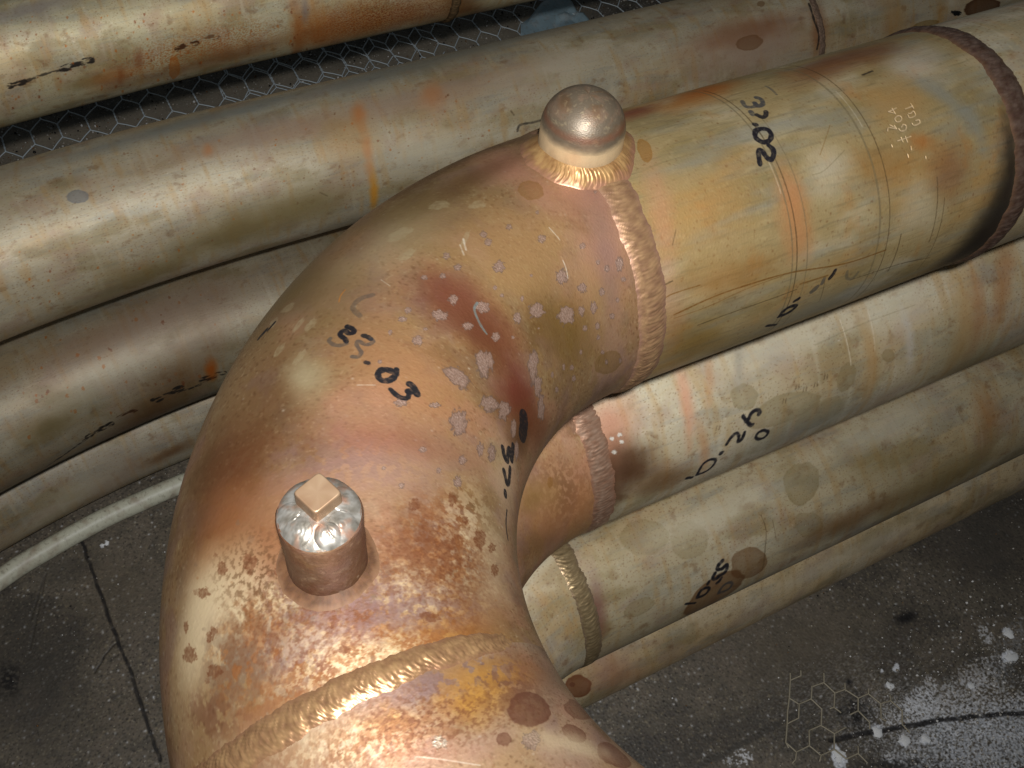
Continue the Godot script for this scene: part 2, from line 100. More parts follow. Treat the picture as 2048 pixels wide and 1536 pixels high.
	["line","ink",0.00189,0.97,[Vector2(0.1389,0.0118),Vector2(0.1403,0.0139),Vector2(0.1407,0.0160),Vector2(0.1399,0.0176),Vector2(0.1378,0.0175),Vector2(0.1373,0.0170)]], ["line","ink",0.00253,0.97,[Vector2(0.1375,0.0171),Vector2(0.1365,0.0189),Vector2(0.1370,0.0201),Vector2(0.1354,0.0190),Vector2(0.1341,0.0172),Vector2(0.1344,0.0167)]], ["line","inkfade",0.00202,0.35,[Vector2(0.1052,-0.0074),Vector2(0.1080,-0.0105),Vector2(0.1119,-0.0111),Vector2(0.1145,-0.0071)]], ["line","ink",0.00790,0.85,[Vector2(0.1091,0.0626),Vector2(0.1123,0.0652),Vector2(0.1166,0.0666)]],
	["line","ink",0.00315,0.9,[Vector2(0.1347,0.0573),Vector2(0.1376,0.0593),Vector2(0.1381,0.0618),Vector2(0.1328,0.0609),Vector2(0.1317,0.0620),Vector2(0.1349,0.0646),Vector2(0.1275,0.0629)]], ["line","ink",0.00313,0.9,[Vector2(0.1446,0.0608),Vector2(0.1473,0.0626),Vector2(0.1491,0.0643),Vector2(0.1462,0.0657),Vector2(0.1395,0.0648)]], ["line","ink",0.00310,0.9,[Vector2(0.1543,0.0637),Vector2(0.1564,0.0641)]], ["line","ink",0.00109,0.9,[Vector2(0.1628,0.0660),Vector2(0.1719,0.0649),Vector2(0.1794,0.0659)]],
	["line","ink",0.00141,0.9,[Vector2(0.1176,-0.0410),Vector2(0.1201,-0.0423)]], ["line","ink",0.00212,0.9,[Vector2(0.1197,-0.0438),Vector2(0.1221,-0.0456)]], ["line","orangebright",0.00051,0.7,[Vector2(0.1056,-0.0178),Vector2(0.1082,-0.0179),Vector2(0.1107,-0.0170)]],
]
var RETURN_ELBOW := [
	["soft","palegold",0.0085,-0.0094,0.02387,0.00564,-1.84,0.7], ["soft","ochreyellow",0.0158,0.0225,0.01168,0.00765,-1.78,0.85], ["soft","ochreyellow",0.0102,0.0006,0.00726,0.00366,-1.92,0.5], ["soft","purplegrey",0.0060,0.0197,0.02282,0.00380,-1.67,0.5],
	["soft","salmon",0.0210,0.0044,0.01462,0.00482,-2.16,0.5], ["soft","rust",0.0120,0.0447,0.01294,0.00916,-1.63,0.6], ["stain","umberred",0.0261,0.0369,0.00842,0.00663,-1.66,0.75], ["stain","umberred",0.0410,0.0459,0.00532,0.00414,-2.23,0.6],
	["stain","umberred",0.0301,0.0234,0.00233,0.00208,-1.89,0.6], ["spot","spatter",0.0350,0.0304,0.00351,0.00301,1.83,0.8], ["stain","umberred",0.0561,0.0549,0.00862,0.00687,1.03,0.6], ["stain","umberred",0.0333,0.0614,0.01123,0.00551,1.54,0.5],
	["soft","palegold",0.0442,0.0418,0.01673,0.00477,-2.35,0.7], ["mottle","rust",0.0126,0.0049,0.01964,0.00758,-1.92,0.6], ["spot","pale",0.0214,0.0085,0.00200,0.00176,-2.25,0.7], ["soft","rust",0.0043,-0.0286,0.01658,0.00299,-2.03,0.4],
	["soft","greybrown",0.0178,0.0590,0.01753,0.00788,1.83,0.5], ["mottle","rust",0.0132,-0.0037,0.02380,0.00694,-1.94,0.7], ["mottle","purplegrey",0.0078,0.0129,0.02100,0.00562,-1.74,0.6], ["mottle","umberred",0.0173,0.0343,0.01952,0.01183,-2.27,0.5],
	["pepper","rustdeep",0.0144,0.0081,0.02998,0.01169,-1.92,0.6], ["pepper","palegold",0.0115,-0.0109,0.02391,0.00547,-1.94,0.7], ["mottle","ochreyellow",0.0092,0.0279,0.01926,0.00832,-1.70,0.7], ["line","bright",0.00033,0.6,[Vector2(0.0210,0.0016),Vector2(0.0249,0.0063),Vector2(0.0320,0.0136)]],
]
var TOP_PIPE := [
	["soft","ochre",0.0342,0.0356,0.02360,0.02134,2.36,0.35], ["soft","salmon",0.0147,0.0301,0.02685,0.00545,1.82,0.4], ["soft","salmon",0.0111,0.0717,0.01933,0.00686,1.46,0.35], ["soft","orange",0.0718,0.0399,0.01371,0.00759,1.70,0.75],
	["soft","orange",0.0730,0.0544,0.01224,0.00744,1.57,0.6], ["soft","orangedeep",0.0685,-0.0286,0.02255,0.01095,2.82,0.75], ["soft","rustdeep",0.1286,-0.0205,0.02508,0.00988,2.86,0.6], ["soft","rustdeep",0.1542,-0.0207,0.01909,0.01101,2.97,0.5],
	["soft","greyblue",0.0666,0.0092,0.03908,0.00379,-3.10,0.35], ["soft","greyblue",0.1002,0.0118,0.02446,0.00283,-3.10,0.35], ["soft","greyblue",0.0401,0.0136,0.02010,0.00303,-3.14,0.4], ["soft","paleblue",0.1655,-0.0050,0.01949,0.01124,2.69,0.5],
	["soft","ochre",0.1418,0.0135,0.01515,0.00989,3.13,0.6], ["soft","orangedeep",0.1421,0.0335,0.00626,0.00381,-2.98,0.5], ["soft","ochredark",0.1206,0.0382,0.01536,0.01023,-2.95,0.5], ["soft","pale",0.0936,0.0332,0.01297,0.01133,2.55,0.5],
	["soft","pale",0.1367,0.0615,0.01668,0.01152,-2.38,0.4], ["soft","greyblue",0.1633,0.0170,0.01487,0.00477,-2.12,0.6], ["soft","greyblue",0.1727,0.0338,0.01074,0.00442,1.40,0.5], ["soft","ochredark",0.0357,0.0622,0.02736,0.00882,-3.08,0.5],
	["soft","olivedark",0.0242,0.0877,0.01979,0.01230,-2.53,0.5], ["soft","greyblue",0.0950,0.1012,0.03726,0.01148,-3.08,0.5], ["soft","rustdeep",0.1541,0.0488,0.01279,0.01108,1.34,0.4], ["soft","umber",0.0509,-0.0431,0.00805,0.00065,3.14,0.5],
	["soft","redbrown",0.0343,-0.0256,0.01180,0.00617,3.01,0.6], ["stain","ochredark",0.0216,0.0019,0.00692,0.00290,1.94,0.6], ["soft","sootshade",0.1905,0.0520,0.0040,0.0220,0.0,0.60], ["soft","sootshade",0.1870,0.0660,0.0060,0.0220,0.0,0.60],  # dark crescent beside the right-hand weld: a cast shadow painted in
	["soft","sootshade",0.1830,0.0800,0.0090,0.0200,0.0,0.60], ["soft","sootshade",0.1800,0.0940,0.0120,0.0180,0.0,0.60], ["soft","sootshade",0.1770,0.1070,0.0140,0.0140,0.0,0.60], ["soft","sootshade",0.1890,0.1000,0.0090,0.0300,0.0,0.60],
	["soft","sootshade",0.1920,0.0750,0.0050,0.0300,0.0,0.60], ["line","scratch",0.00084,0.6,[Vector2(0.0689,-0.0500),Vector2(0.0689,-0.0088),Vector2(0.0689,0.0325),Vector2(0.0689,0.0737),Vector2(0.0689,0.1150)]], ["line","scratchdark",0.00063,0.6,[Vector2(0.0712,-0.0300),Vector2(0.0712,0.0063),Vector2(0.0712,0.0425),Vector2(0.0712,0.0788),Vector2(0.0712,0.1150)]], ["line","scratch",0.00064,0.5,[Vector2(0.0765,0.0000),Vector2(0.0765,0.0300),Vector2(0.0765,0.0600),Vector2(0.0765,0.0900),Vector2(0.0765,0.1200)]],
	["line","scratch",0.00112,0.55,[Vector2(0.1146,-0.0500),Vector2(0.1146,-0.0080),Vector2(0.1146,0.0340),Vector2(0.1146,0.0760),Vector2(0.1146,0.1180)]], ["line","scratchdark",0.00068,0.5,[Vector2(0.1199,-0.0500),Vector2(0.1199,-0.0080),Vector2(0.1199,0.0340),Vector2(0.1199,0.0760),Vector2(0.1199,0.1180)]], ["line","bright",0.00068,0.3,[Vector2(0.1172,0.0000),Vector2(0.1172,0.0050),Vector2(0.1172,0.0100),Vector2(0.1172,0.0150),Vector2(0.1172,0.0200)]], ["line","bright",0.00063,0.3,[Vector2(0.0679,0.0200),Vector2(0.0679,0.0240),Vector2(0.0679,0.0280),Vector2(0.0679,0.0320),Vector2(0.0679,0.0360)]],
	["line","scratchdark",0.00047,0.5,[Vector2(0.1506,0.0600),Vector2(0.1506,0.0700),Vector2(0.1506,0.0800),Vector2(0.1506,0.0900),Vector2(0.1506,0.1000)]], ["line","scratchdark",0.00070,0.5,[Vector2(0.1274,0.0700),Vector2(0.1274,0.0750),Vector2(0.1274,0.0800),Vector2(0.1274,0.0850),Vector2(0.1274,0.0900)]], ["line","scratchdark",0.00074,0.4,[Vector2(0.1466,0.0500),Vector2(0.1466,0.0575),Vector2(0.1466,0.0650),Vector2(0.1466,0.0725),Vector2(0.1466,0.0800)]], ["line","scratchbrown",0.00074,0.75,[Vector2(0.0117,0.0695),Vector2(0.0309,0.0677),Vector2(0.0508,0.0681),Vector2(0.0698,0.0696),Vector2(0.0976,0.0747),Vector2(0.1202,0.0754)]],
	["line","scratchdark",0.00052,0.65,[Vector2(0.0238,0.0791),Vector2(0.0370,0.0790),Vector2(0.0594,0.0795),Vector2(0.0734,0.0794)]], ["line","scratchbrown",0.00041,0.5,[Vector2(0.0117,0.0711),Vector2(0.0278,0.0713),Vector2(0.0459,0.0696),Vector2(0.0646,0.0695)]], ["line","scratchbrown",0.00088,0.6,[Vector2(0.0746,0.0771),Vector2(0.0892,0.0779)]], ["line","scratchdark",0.00077,0.6,[Vector2(0.0057,0.0559),Vector2(0.0119,0.0552)]],
	["line","scratchbrown",0.00059,0.6,[Vector2(0.0067,0.0614),Vector2(0.0113,0.0603),Vector2(0.0240,0.0606)]], ["line","scratchdark",0.00039,0.5,[Vector2(0.0149,0.0420),Vector2(0.0181,0.0370)]], ["line","scratchdark",0.00060,0.5,[Vector2(0.1532,0.0919),Vector2(0.1333,0.0879),Vector2(0.1041,0.0860)]], ["line","scratchdark",0.00045,0.5,[Vector2(0.0883,0.0799),Vector2(0.0907,0.0931)]],
	["line","sootshade",0.00120,0.7,[Vector2(0.1357,-0.0050),Vector2(0.1419,-0.0057)]], ["line","scratch",0.00043,0.4,[Vector2(0.1040,0.0273),Vector2(0.0913,0.0326),Vector2(0.0848,0.0330)]], ["line","scratchbrown",0.00044,0.4,[Vector2(0.1031,0.0153),Vector2(0.0917,0.0262)]], ["line","inkfade",0.00238,0.85,[Vector2(0.0831,-0.0097),Vector2(0.0839,-0.0074),Vector2(0.0825,-0.0045),Vector2(0.0797,-0.0040),Vector2(0.0799,-0.0065)]],
	["line","inkfade",0.00207,0.75,[Vector2(0.0799,-0.0065),Vector2(0.0787,-0.0045),Vector2(0.0759,-0.0048),Vector2(0.0749,-0.0065),Vector2(0.0761,-0.0098)]], ["line","inkfade",0.00234,0.8,[Vector2(0.0747,-0.0021),Vector2(0.0743,-0.0003),Vector2(0.0745,-0.0010)]], ["line","ink",0.00234,0.85,[Vector2(0.0758,0.0006),Vector2(0.0772,0.0026),Vector2(0.0791,0.0022),Vector2(0.0806,0.0003)]], ["line","ink",0.00231,0.85,[Vector2(0.0715,0.0049),Vector2(0.0722,0.0054)]],
	["line","ink",0.00244,0.97,[Vector2(0.0730,0.0079),Vector2(0.0701,0.0082),Vector2(0.0682,0.0111),Vector2(0.0698,0.0139),Vector2(0.0728,0.0142),Vector2(0.0752,0.0122),Vector2(0.0754,0.0093),Vector2(0.0730,0.0079)]], ["line","ink",0.00241,0.97,[Vector2(0.0715,0.0160),Vector2(0.0725,0.0184),Vector2(0.0710,0.0211),Vector2(0.0689,0.0220),Vector2(0.0678,0.0201),Vector2(0.0674,0.0174),Vector2(0.0659,0.0173),Vector2(0.0647,0.0198),Vector2(0.0637,0.0225)]], ["line","inkfade",0.00122,0.5,[Vector2(0.0931,-0.0163),Vector2(0.0930,-0.0126),Vector2(0.0921,-0.0078)]], ["line","ink",0.00211,0.95,[Vector2(0.0648,0.0989),Vector2(0.0677,0.1004),Vector2(0.0713,0.1021)]],
	["line","ink",0.00239,0.97,[Vector2(0.0692,0.0942),Vector2(0.0727,0.0943),Vector2(0.0755,0.0930),Vector2(0.0768,0.0906),Vector2(0.0733,0.0894),Vector2(0.0704,0.0906),Vector2(0.0693,0.0935)]], ["line","ink",0.00208,0.95,[Vector2(0.0744,0.0865),Vector2(0.0763,0.0858)]], ["line","inkfade",0.00330,0.6,[Vector2(0.0829,0.0842),Vector2(0.0850,0.0825)]], ["line","inkfade",0.00240,0.6,[Vector2(0.0873,0.0813),Vector2(0.0877,0.0790)]],
	["line","ink",0.00241,0.9,[Vector2(0.0910,0.0799),Vector2(0.0922,0.0783),Vector2(0.0929,0.0766)]], ["line","inkfade",0.00185,0.35,[Vector2(0.1072,0.0827),Vector2(0.1054,0.0854),Vector2(0.1016,0.0839),Vector2(0.1002,0.0798)]], ["cut","stamp",0.00061,0.85,[Vector2(0.1331,0.0172),Vector2(0.1377,0.0166)]], ["cut","stamp",0.00061,0.85,[Vector2(0.1356,0.0162),Vector2(0.1356,0.0190)]],
	["cut","stamp",0.00061,0.85,[Vector2(0.1331,0.0172),Vector2(0.1355,0.0187)]], ["cut","stamp",0.00061,0.85,[Vector2(0.1340,0.0210),Vector2(0.1341,0.0224),Vector2(0.1357,0.0228),Vector2(0.1373,0.0219),Vector2(0.1373,0.0206),Vector2(0.1358,0.0202),Vector2(0.1340,0.0210)]], ["cut","stamp",0.00060,0.85,[Vector2(0.1335,0.0256),Vector2(0.1341,0.0268),Vector2(0.1365,0.0269),Vector2(0.1377,0.0252),Vector2(0.1366,0.0244)]], ["cut","stamp",0.00060,0.85,[Vector2(0.1352,0.0253),Vector2(0.1366,0.0244)]],  # stamped strokes: real grooves, their highlight painted as a light colour
	["cut","stamp",0.00060,0.85,[Vector2(0.1278,0.0251),Vector2(0.1291,0.0239),Vector2(0.1325,0.0253),Vector2(0.1302,0.0229)]], ["cut","stamp",0.00060,0.85,[Vector2(0.1325,0.0253),Vector2(0.1322,0.0237)]], ["cut","stamp",0.00060,0.85,[Vector2(0.1306,0.0303),Vector2(0.1378,0.0302)]], ["cut","stamp",0.00060,0.85,[Vector2(0.1351,0.0295),Vector2(0.1352,0.0320)]],
	["cut","stamp",0.00060,0.85,[Vector2(0.1328,0.0294),Vector2(0.1330,0.0314)]], ["cut","stamp",0.00061,0.85,[Vector2(0.1415,0.0182),Vector2(0.1457,0.0180)]], ["cut","stamp",0.00062,0.85,[Vector2(0.1456,0.0166),Vector2(0.1456,0.0190)]], ["cut","stamp",0.00061,0.85,[Vector2(0.1412,0.0211),Vector2(0.1413,0.0225),Vector2(0.1445,0.0223),Vector2(0.1448,0.0202),Vector2(0.1429,0.0208),Vector2(0.1419,0.0205)]],
	["cut","stamp",0.00061,0.85,[Vector2(0.1411,0.0250),Vector2(0.1417,0.0262),Vector2(0.1448,0.0260),Vector2(0.1453,0.0246),Vector2(0.1436,0.0244)]], ["cut","stamp",0.00059,0.85,[Vector2(0.1269,0.0311),Vector2(0.1269,0.0320)]], ["cut","stamp",0.00060,0.85,[Vector2(0.1361,0.0341),Vector2(0.1359,0.0355)]], ["cut","stamp",0.00060,0.85,[Vector2(0.1333,0.0368),Vector2(0.1333,0.0382)]],
	["cut","stamp",0.00061,0.85,[Vector2(0.1422,0.0400),Vector2(0.1421,0.0409)]],
]
var SECOND_PIPE := [
	["soft","salmon",0.0066,0.0488,0.03009,0.01421,2.01,0.8], ["soft","salmonpale",0.0571,0.0400,0.02319,0.00406,1.71,0.7], ["soft","orange",0.0629,0.0715,0.02174,0.00367,1.44,0.5], ["soft","sootbrown",0.0170,0.0643,0.01805,0.01466,0.68,0.85],
	["soft","sootbrown",0.0031,0.0727,0.01809,0.00978,1.37,0.8], ["soft","umber",0.0385,0.0817,0.01904,0.01088,-2.80,0.6], ["stain","olivedirt",0.0905,0.0502,0.00907,0.00736,-2.54,0.38], ["stain","olivedirt",0.1154,0.0670,0.02552,0.00981,-3.06,0.41],
	["stain","olivedirt",0.1587,0.0627,0.00914,0.00709,1.75,0.45], ["stain","olivedirt",0.1887,0.0600,0.00577,0.00387,-2.48,0.49], ["stain","olivedirt",0.1421,0.0823,0.01886,0.01195,-3.07,0.3], ["soft","greyblue",0.1302,0.0893,0.05498,0.01469,-3.13,0.45],
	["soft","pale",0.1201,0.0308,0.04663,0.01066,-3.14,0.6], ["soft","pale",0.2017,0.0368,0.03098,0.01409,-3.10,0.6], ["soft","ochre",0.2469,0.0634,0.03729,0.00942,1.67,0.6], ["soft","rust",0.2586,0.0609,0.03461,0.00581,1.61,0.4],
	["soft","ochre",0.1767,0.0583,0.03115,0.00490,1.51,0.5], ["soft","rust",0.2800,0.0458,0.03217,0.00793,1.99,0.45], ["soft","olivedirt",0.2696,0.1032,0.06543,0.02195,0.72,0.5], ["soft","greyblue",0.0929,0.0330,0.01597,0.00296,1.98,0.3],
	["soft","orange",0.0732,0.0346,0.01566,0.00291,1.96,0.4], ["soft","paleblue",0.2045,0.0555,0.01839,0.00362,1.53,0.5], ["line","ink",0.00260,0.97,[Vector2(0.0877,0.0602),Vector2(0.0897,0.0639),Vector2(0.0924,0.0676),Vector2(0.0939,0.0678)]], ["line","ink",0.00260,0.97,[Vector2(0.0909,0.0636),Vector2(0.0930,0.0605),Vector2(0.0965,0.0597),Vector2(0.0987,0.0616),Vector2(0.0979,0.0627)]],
	["line","ink",0.00241,0.97,[Vector2(0.0770,0.0740),Vector2(0.0798,0.0704),Vector2(0.0832,0.0691),Vector2(0.0849,0.0718),Vector2(0.0848,0.0755),Vector2(0.0871,0.0749),Vector2(0.0886,0.0707)]], ["line","ink",0.00228,0.95,[Vector2(0.1011,0.0749),Vector2(0.0980,0.0752),Vector2(0.0969,0.0782),Vector2(0.0998,0.0810),Vector2(0.1037,0.0811),Vector2(0.1051,0.0781),Vector2(0.1028,0.0757),Vector2(0.1011,0.0749)]], ["line","ink",0.00297,0.97,[Vector2(0.0738,0.0792),Vector2(0.0745,0.0789)]], ["line","ink",0.00223,0.97,[Vector2(0.0604,0.0903),Vector2(0.0622,0.0828),Vector2(0.0664,0.0805),Vector2(0.0709,0.0827),Vector2(0.0704,0.0876),Vector2(0.0667,0.0909),Vector2(0.0604,0.0903)]],
	["line","ink",0.00260,0.95,[Vector2(0.0537,0.0891),Vector2(0.0576,0.0911)]], ["line","scratchdark",0.00054,0.7,[Vector2(0.0710,0.0596),Vector2(0.0702,0.0620)]], ["line","scratchdark",0.00054,0.7,[Vector2(0.0726,0.0599),Vector2(0.0720,0.0624)]], ["line","scratchdark",0.00056,0.7,[Vector2(0.1145,0.0598),Vector2(0.1137,0.0622)]],
	["line","scratchdark",0.00056,0.7,[Vector2(0.1162,0.0601),Vector2(0.1157,0.0627)]], ["line","scratchdark",0.00056,0.7,[Vector2(0.1238,0.0548),Vector2(0.1228,0.0571)]], ["line","scratchdark",0.00056,0.7,[Vector2(0.1255,0.0551),Vector2(0.1248,0.0575)]], ["line","scratchdark",0.00057,0.7,[Vector2(0.1285,0.0580),Vector2(0.1277,0.0604)]],
	["line","scratchdark",0.00057,0.7,[Vector2(0.1302,0.0583),Vector2(0.1297,0.0608)]], ["line","scratchdark",0.00057,0.7,[Vector2(0.1361,0.0577),Vector2(0.1353,0.0601)]], ["line","scratchdark",0.00057,0.7,[Vector2(0.1378,0.0580),Vector2(0.1373,0.0605)]], ["line","scratchdark",0.00058,0.7,[Vector2(0.1432,0.0557),Vector2(0.1423,0.0581)]],
	["line","scratchdark",0.00058,0.7,[Vector2(0.1449,0.0560),Vector2(0.1444,0.0585)]], ["spot","glint",0.0156,0.0478,0.00171,0.00126,-2.68,0.8], ["spot","glint",0.0103,0.0515,0.00174,0.00127,-2.62,0.8], ["spot","glint",0.0158,0.0441,0.00168,0.00125,-2.73,0.8],
	["spot","glint",0.0108,0.0444,0.00167,0.00125,-2.72,0.8], ["line","bright",0.00088,0.5,[Vector2(0.1616,0.0299),Vector2(0.1613,0.0443),Vector2(0.1615,0.0560)]], ["line","bright",0.00074,0.4,[Vector2(0.1810,0.0302),Vector2(0.1790,0.0530)]], ["line","scratch",0.00059,0.4,[Vector2(0.1409,0.0376),Vector2(0.1728,0.0364),Vector2(0.2127,0.0372)]],
]
var SECOND_ELBOW := [
	["soft","salmon",0.0310,0.0495,0.02351,0.01560,2.89,0.35], ["mottle","umber",0.0337,0.0633,0.03242,0.02328,2.69,0.6], ["soft","umber",0.0660,0.0732,0.03228,0.01089,2.75,0.4], ["soft","orange",0.0470,0.0701,0.03215,0.01553,2.59,0.6],
	["soft","ochre",0.0516,0.0514,0.02015,0.01062,2.73,0.6], ["soft","olivedark",0.0603,0.0496,0.01022,0.00610,0.09,0.3], ["stain","ochredark",0.0404,0.0496,0.00330,0.00224,0.75,0.6], ["soft","orange",0.0165,0.0740,0.02180,0.01413,1.73,0.7],
]
var THIRD_PIPE := [
	["soft","umberred",0.0010,0.0582,0.02007,0.01114,1.91,0.8], ["soft","purplegrey",-0.0115,0.0305,0.02363,0.00446,1.87,0.5], ["soft","purplegrey",0.0092,0.0459,0.02552,0.00470,1.76,0.5], ["stain","olivedirt",0.1738,0.0292,0.01601,0.01303,2.50,0.45],
	["stain","olivedirt",0.0543,0.0197,0.01662,0.01193,-2.85,0.3], ["stain","olivedirt",0.0821,0.0326,0.01409,0.01253,-2.84,0.26], ["stain","olivedirt",0.0368,0.0607,0.01187,0.00649,-3.03,0.34], ["stain","olivedirt",0.1715,0.0586,0.01419,0.00900,-2.45,0.3],
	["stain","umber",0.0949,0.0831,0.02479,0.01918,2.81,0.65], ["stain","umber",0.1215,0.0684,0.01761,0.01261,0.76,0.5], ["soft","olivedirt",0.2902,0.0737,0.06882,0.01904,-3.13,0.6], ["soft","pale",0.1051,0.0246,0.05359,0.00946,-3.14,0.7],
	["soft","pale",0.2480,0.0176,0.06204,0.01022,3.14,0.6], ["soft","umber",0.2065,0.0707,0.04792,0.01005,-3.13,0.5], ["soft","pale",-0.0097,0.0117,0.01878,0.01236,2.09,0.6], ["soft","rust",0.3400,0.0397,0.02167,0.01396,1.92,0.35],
	["soft","olivedirt",0.2365,0.0395,0.03771,0.01382,-2.91,0.4], ["stain","olivedark",-0.0160,0.0553,0.01028,0.00876,0.79,0.5], ["line","ink",0.00296,0.95,[Vector2(0.1006,0.0548),Vector2(0.0970,0.0567),Vector2(0.0960,0.0593),Vector2(0.0993,0.0605),Vector2(0.1031,0.0592),Vector2(0.1032,0.0621),Vector2(0.1008,0.0648),Vector2(0.0962,0.0651)]], ["line","ink",0.00296,0.95,[Vector2(0.0940,0.0614),Vector2(0.0919,0.0640),Vector2(0.0931,0.0662),Vector2(0.0962,0.0661)]],
	["line","ink",0.00275,0.95,[Vector2(0.0986,0.0678),Vector2(0.0968,0.0700),Vector2(0.0950,0.0707)]], ["line","ink",0.00273,0.95,[Vector2(0.0878,0.0676),Vector2(0.0888,0.0660)]], ["line","ink",0.00275,0.95,[Vector2(0.0799,0.0760),Vector2(0.0818,0.0713),Vector2(0.0854,0.0701),Vector2(0.0888,0.0717),Vector2(0.0884,0.0749),Vector2(0.0852,0.0769),Vector2(0.0799,0.0760)]], ["line","inkfade",0.00280,0.8,[Vector2(0.0977,0.0832),Vector2(0.0990,0.0783),Vector2(0.1028,0.0757),Vector2(0.1070,0.0771),Vector2(0.1080,0.0812),Vector2(0.1052,0.0844),Vector2(0.0977,0.0832)]],
	["line","ink",0.00229,0.95,[Vector2(0.0711,0.0769),Vector2(0.0790,0.0814)]], ["line","scratchdark",0.00069,0.6,[Vector2(0.1362,0.0368),Vector2(0.1368,0.0477),Vector2(0.1338,0.0617),Vector2(0.1326,0.0798)]], ["line","scratchdark",0.00055,0.5,[Vector2(0.1433,0.0432),Vector2(0.1431,0.0579)]],
]
var FOURTH_PIPE := [
	["stain","rustdeep",0.0686,0.0594,0.01524,0.01049,-2.21,0.8], ["soft","salmon",0.1029,0.0648,0.03457,0.01924,-2.36,0.5], ["stain","umberred",0.0639,0.0542,0.00302,0.00215,-2.34,0.7], ["soft","pale",0.3587,0.0597,0.10118,0.00930,-3.14,0.5],
]
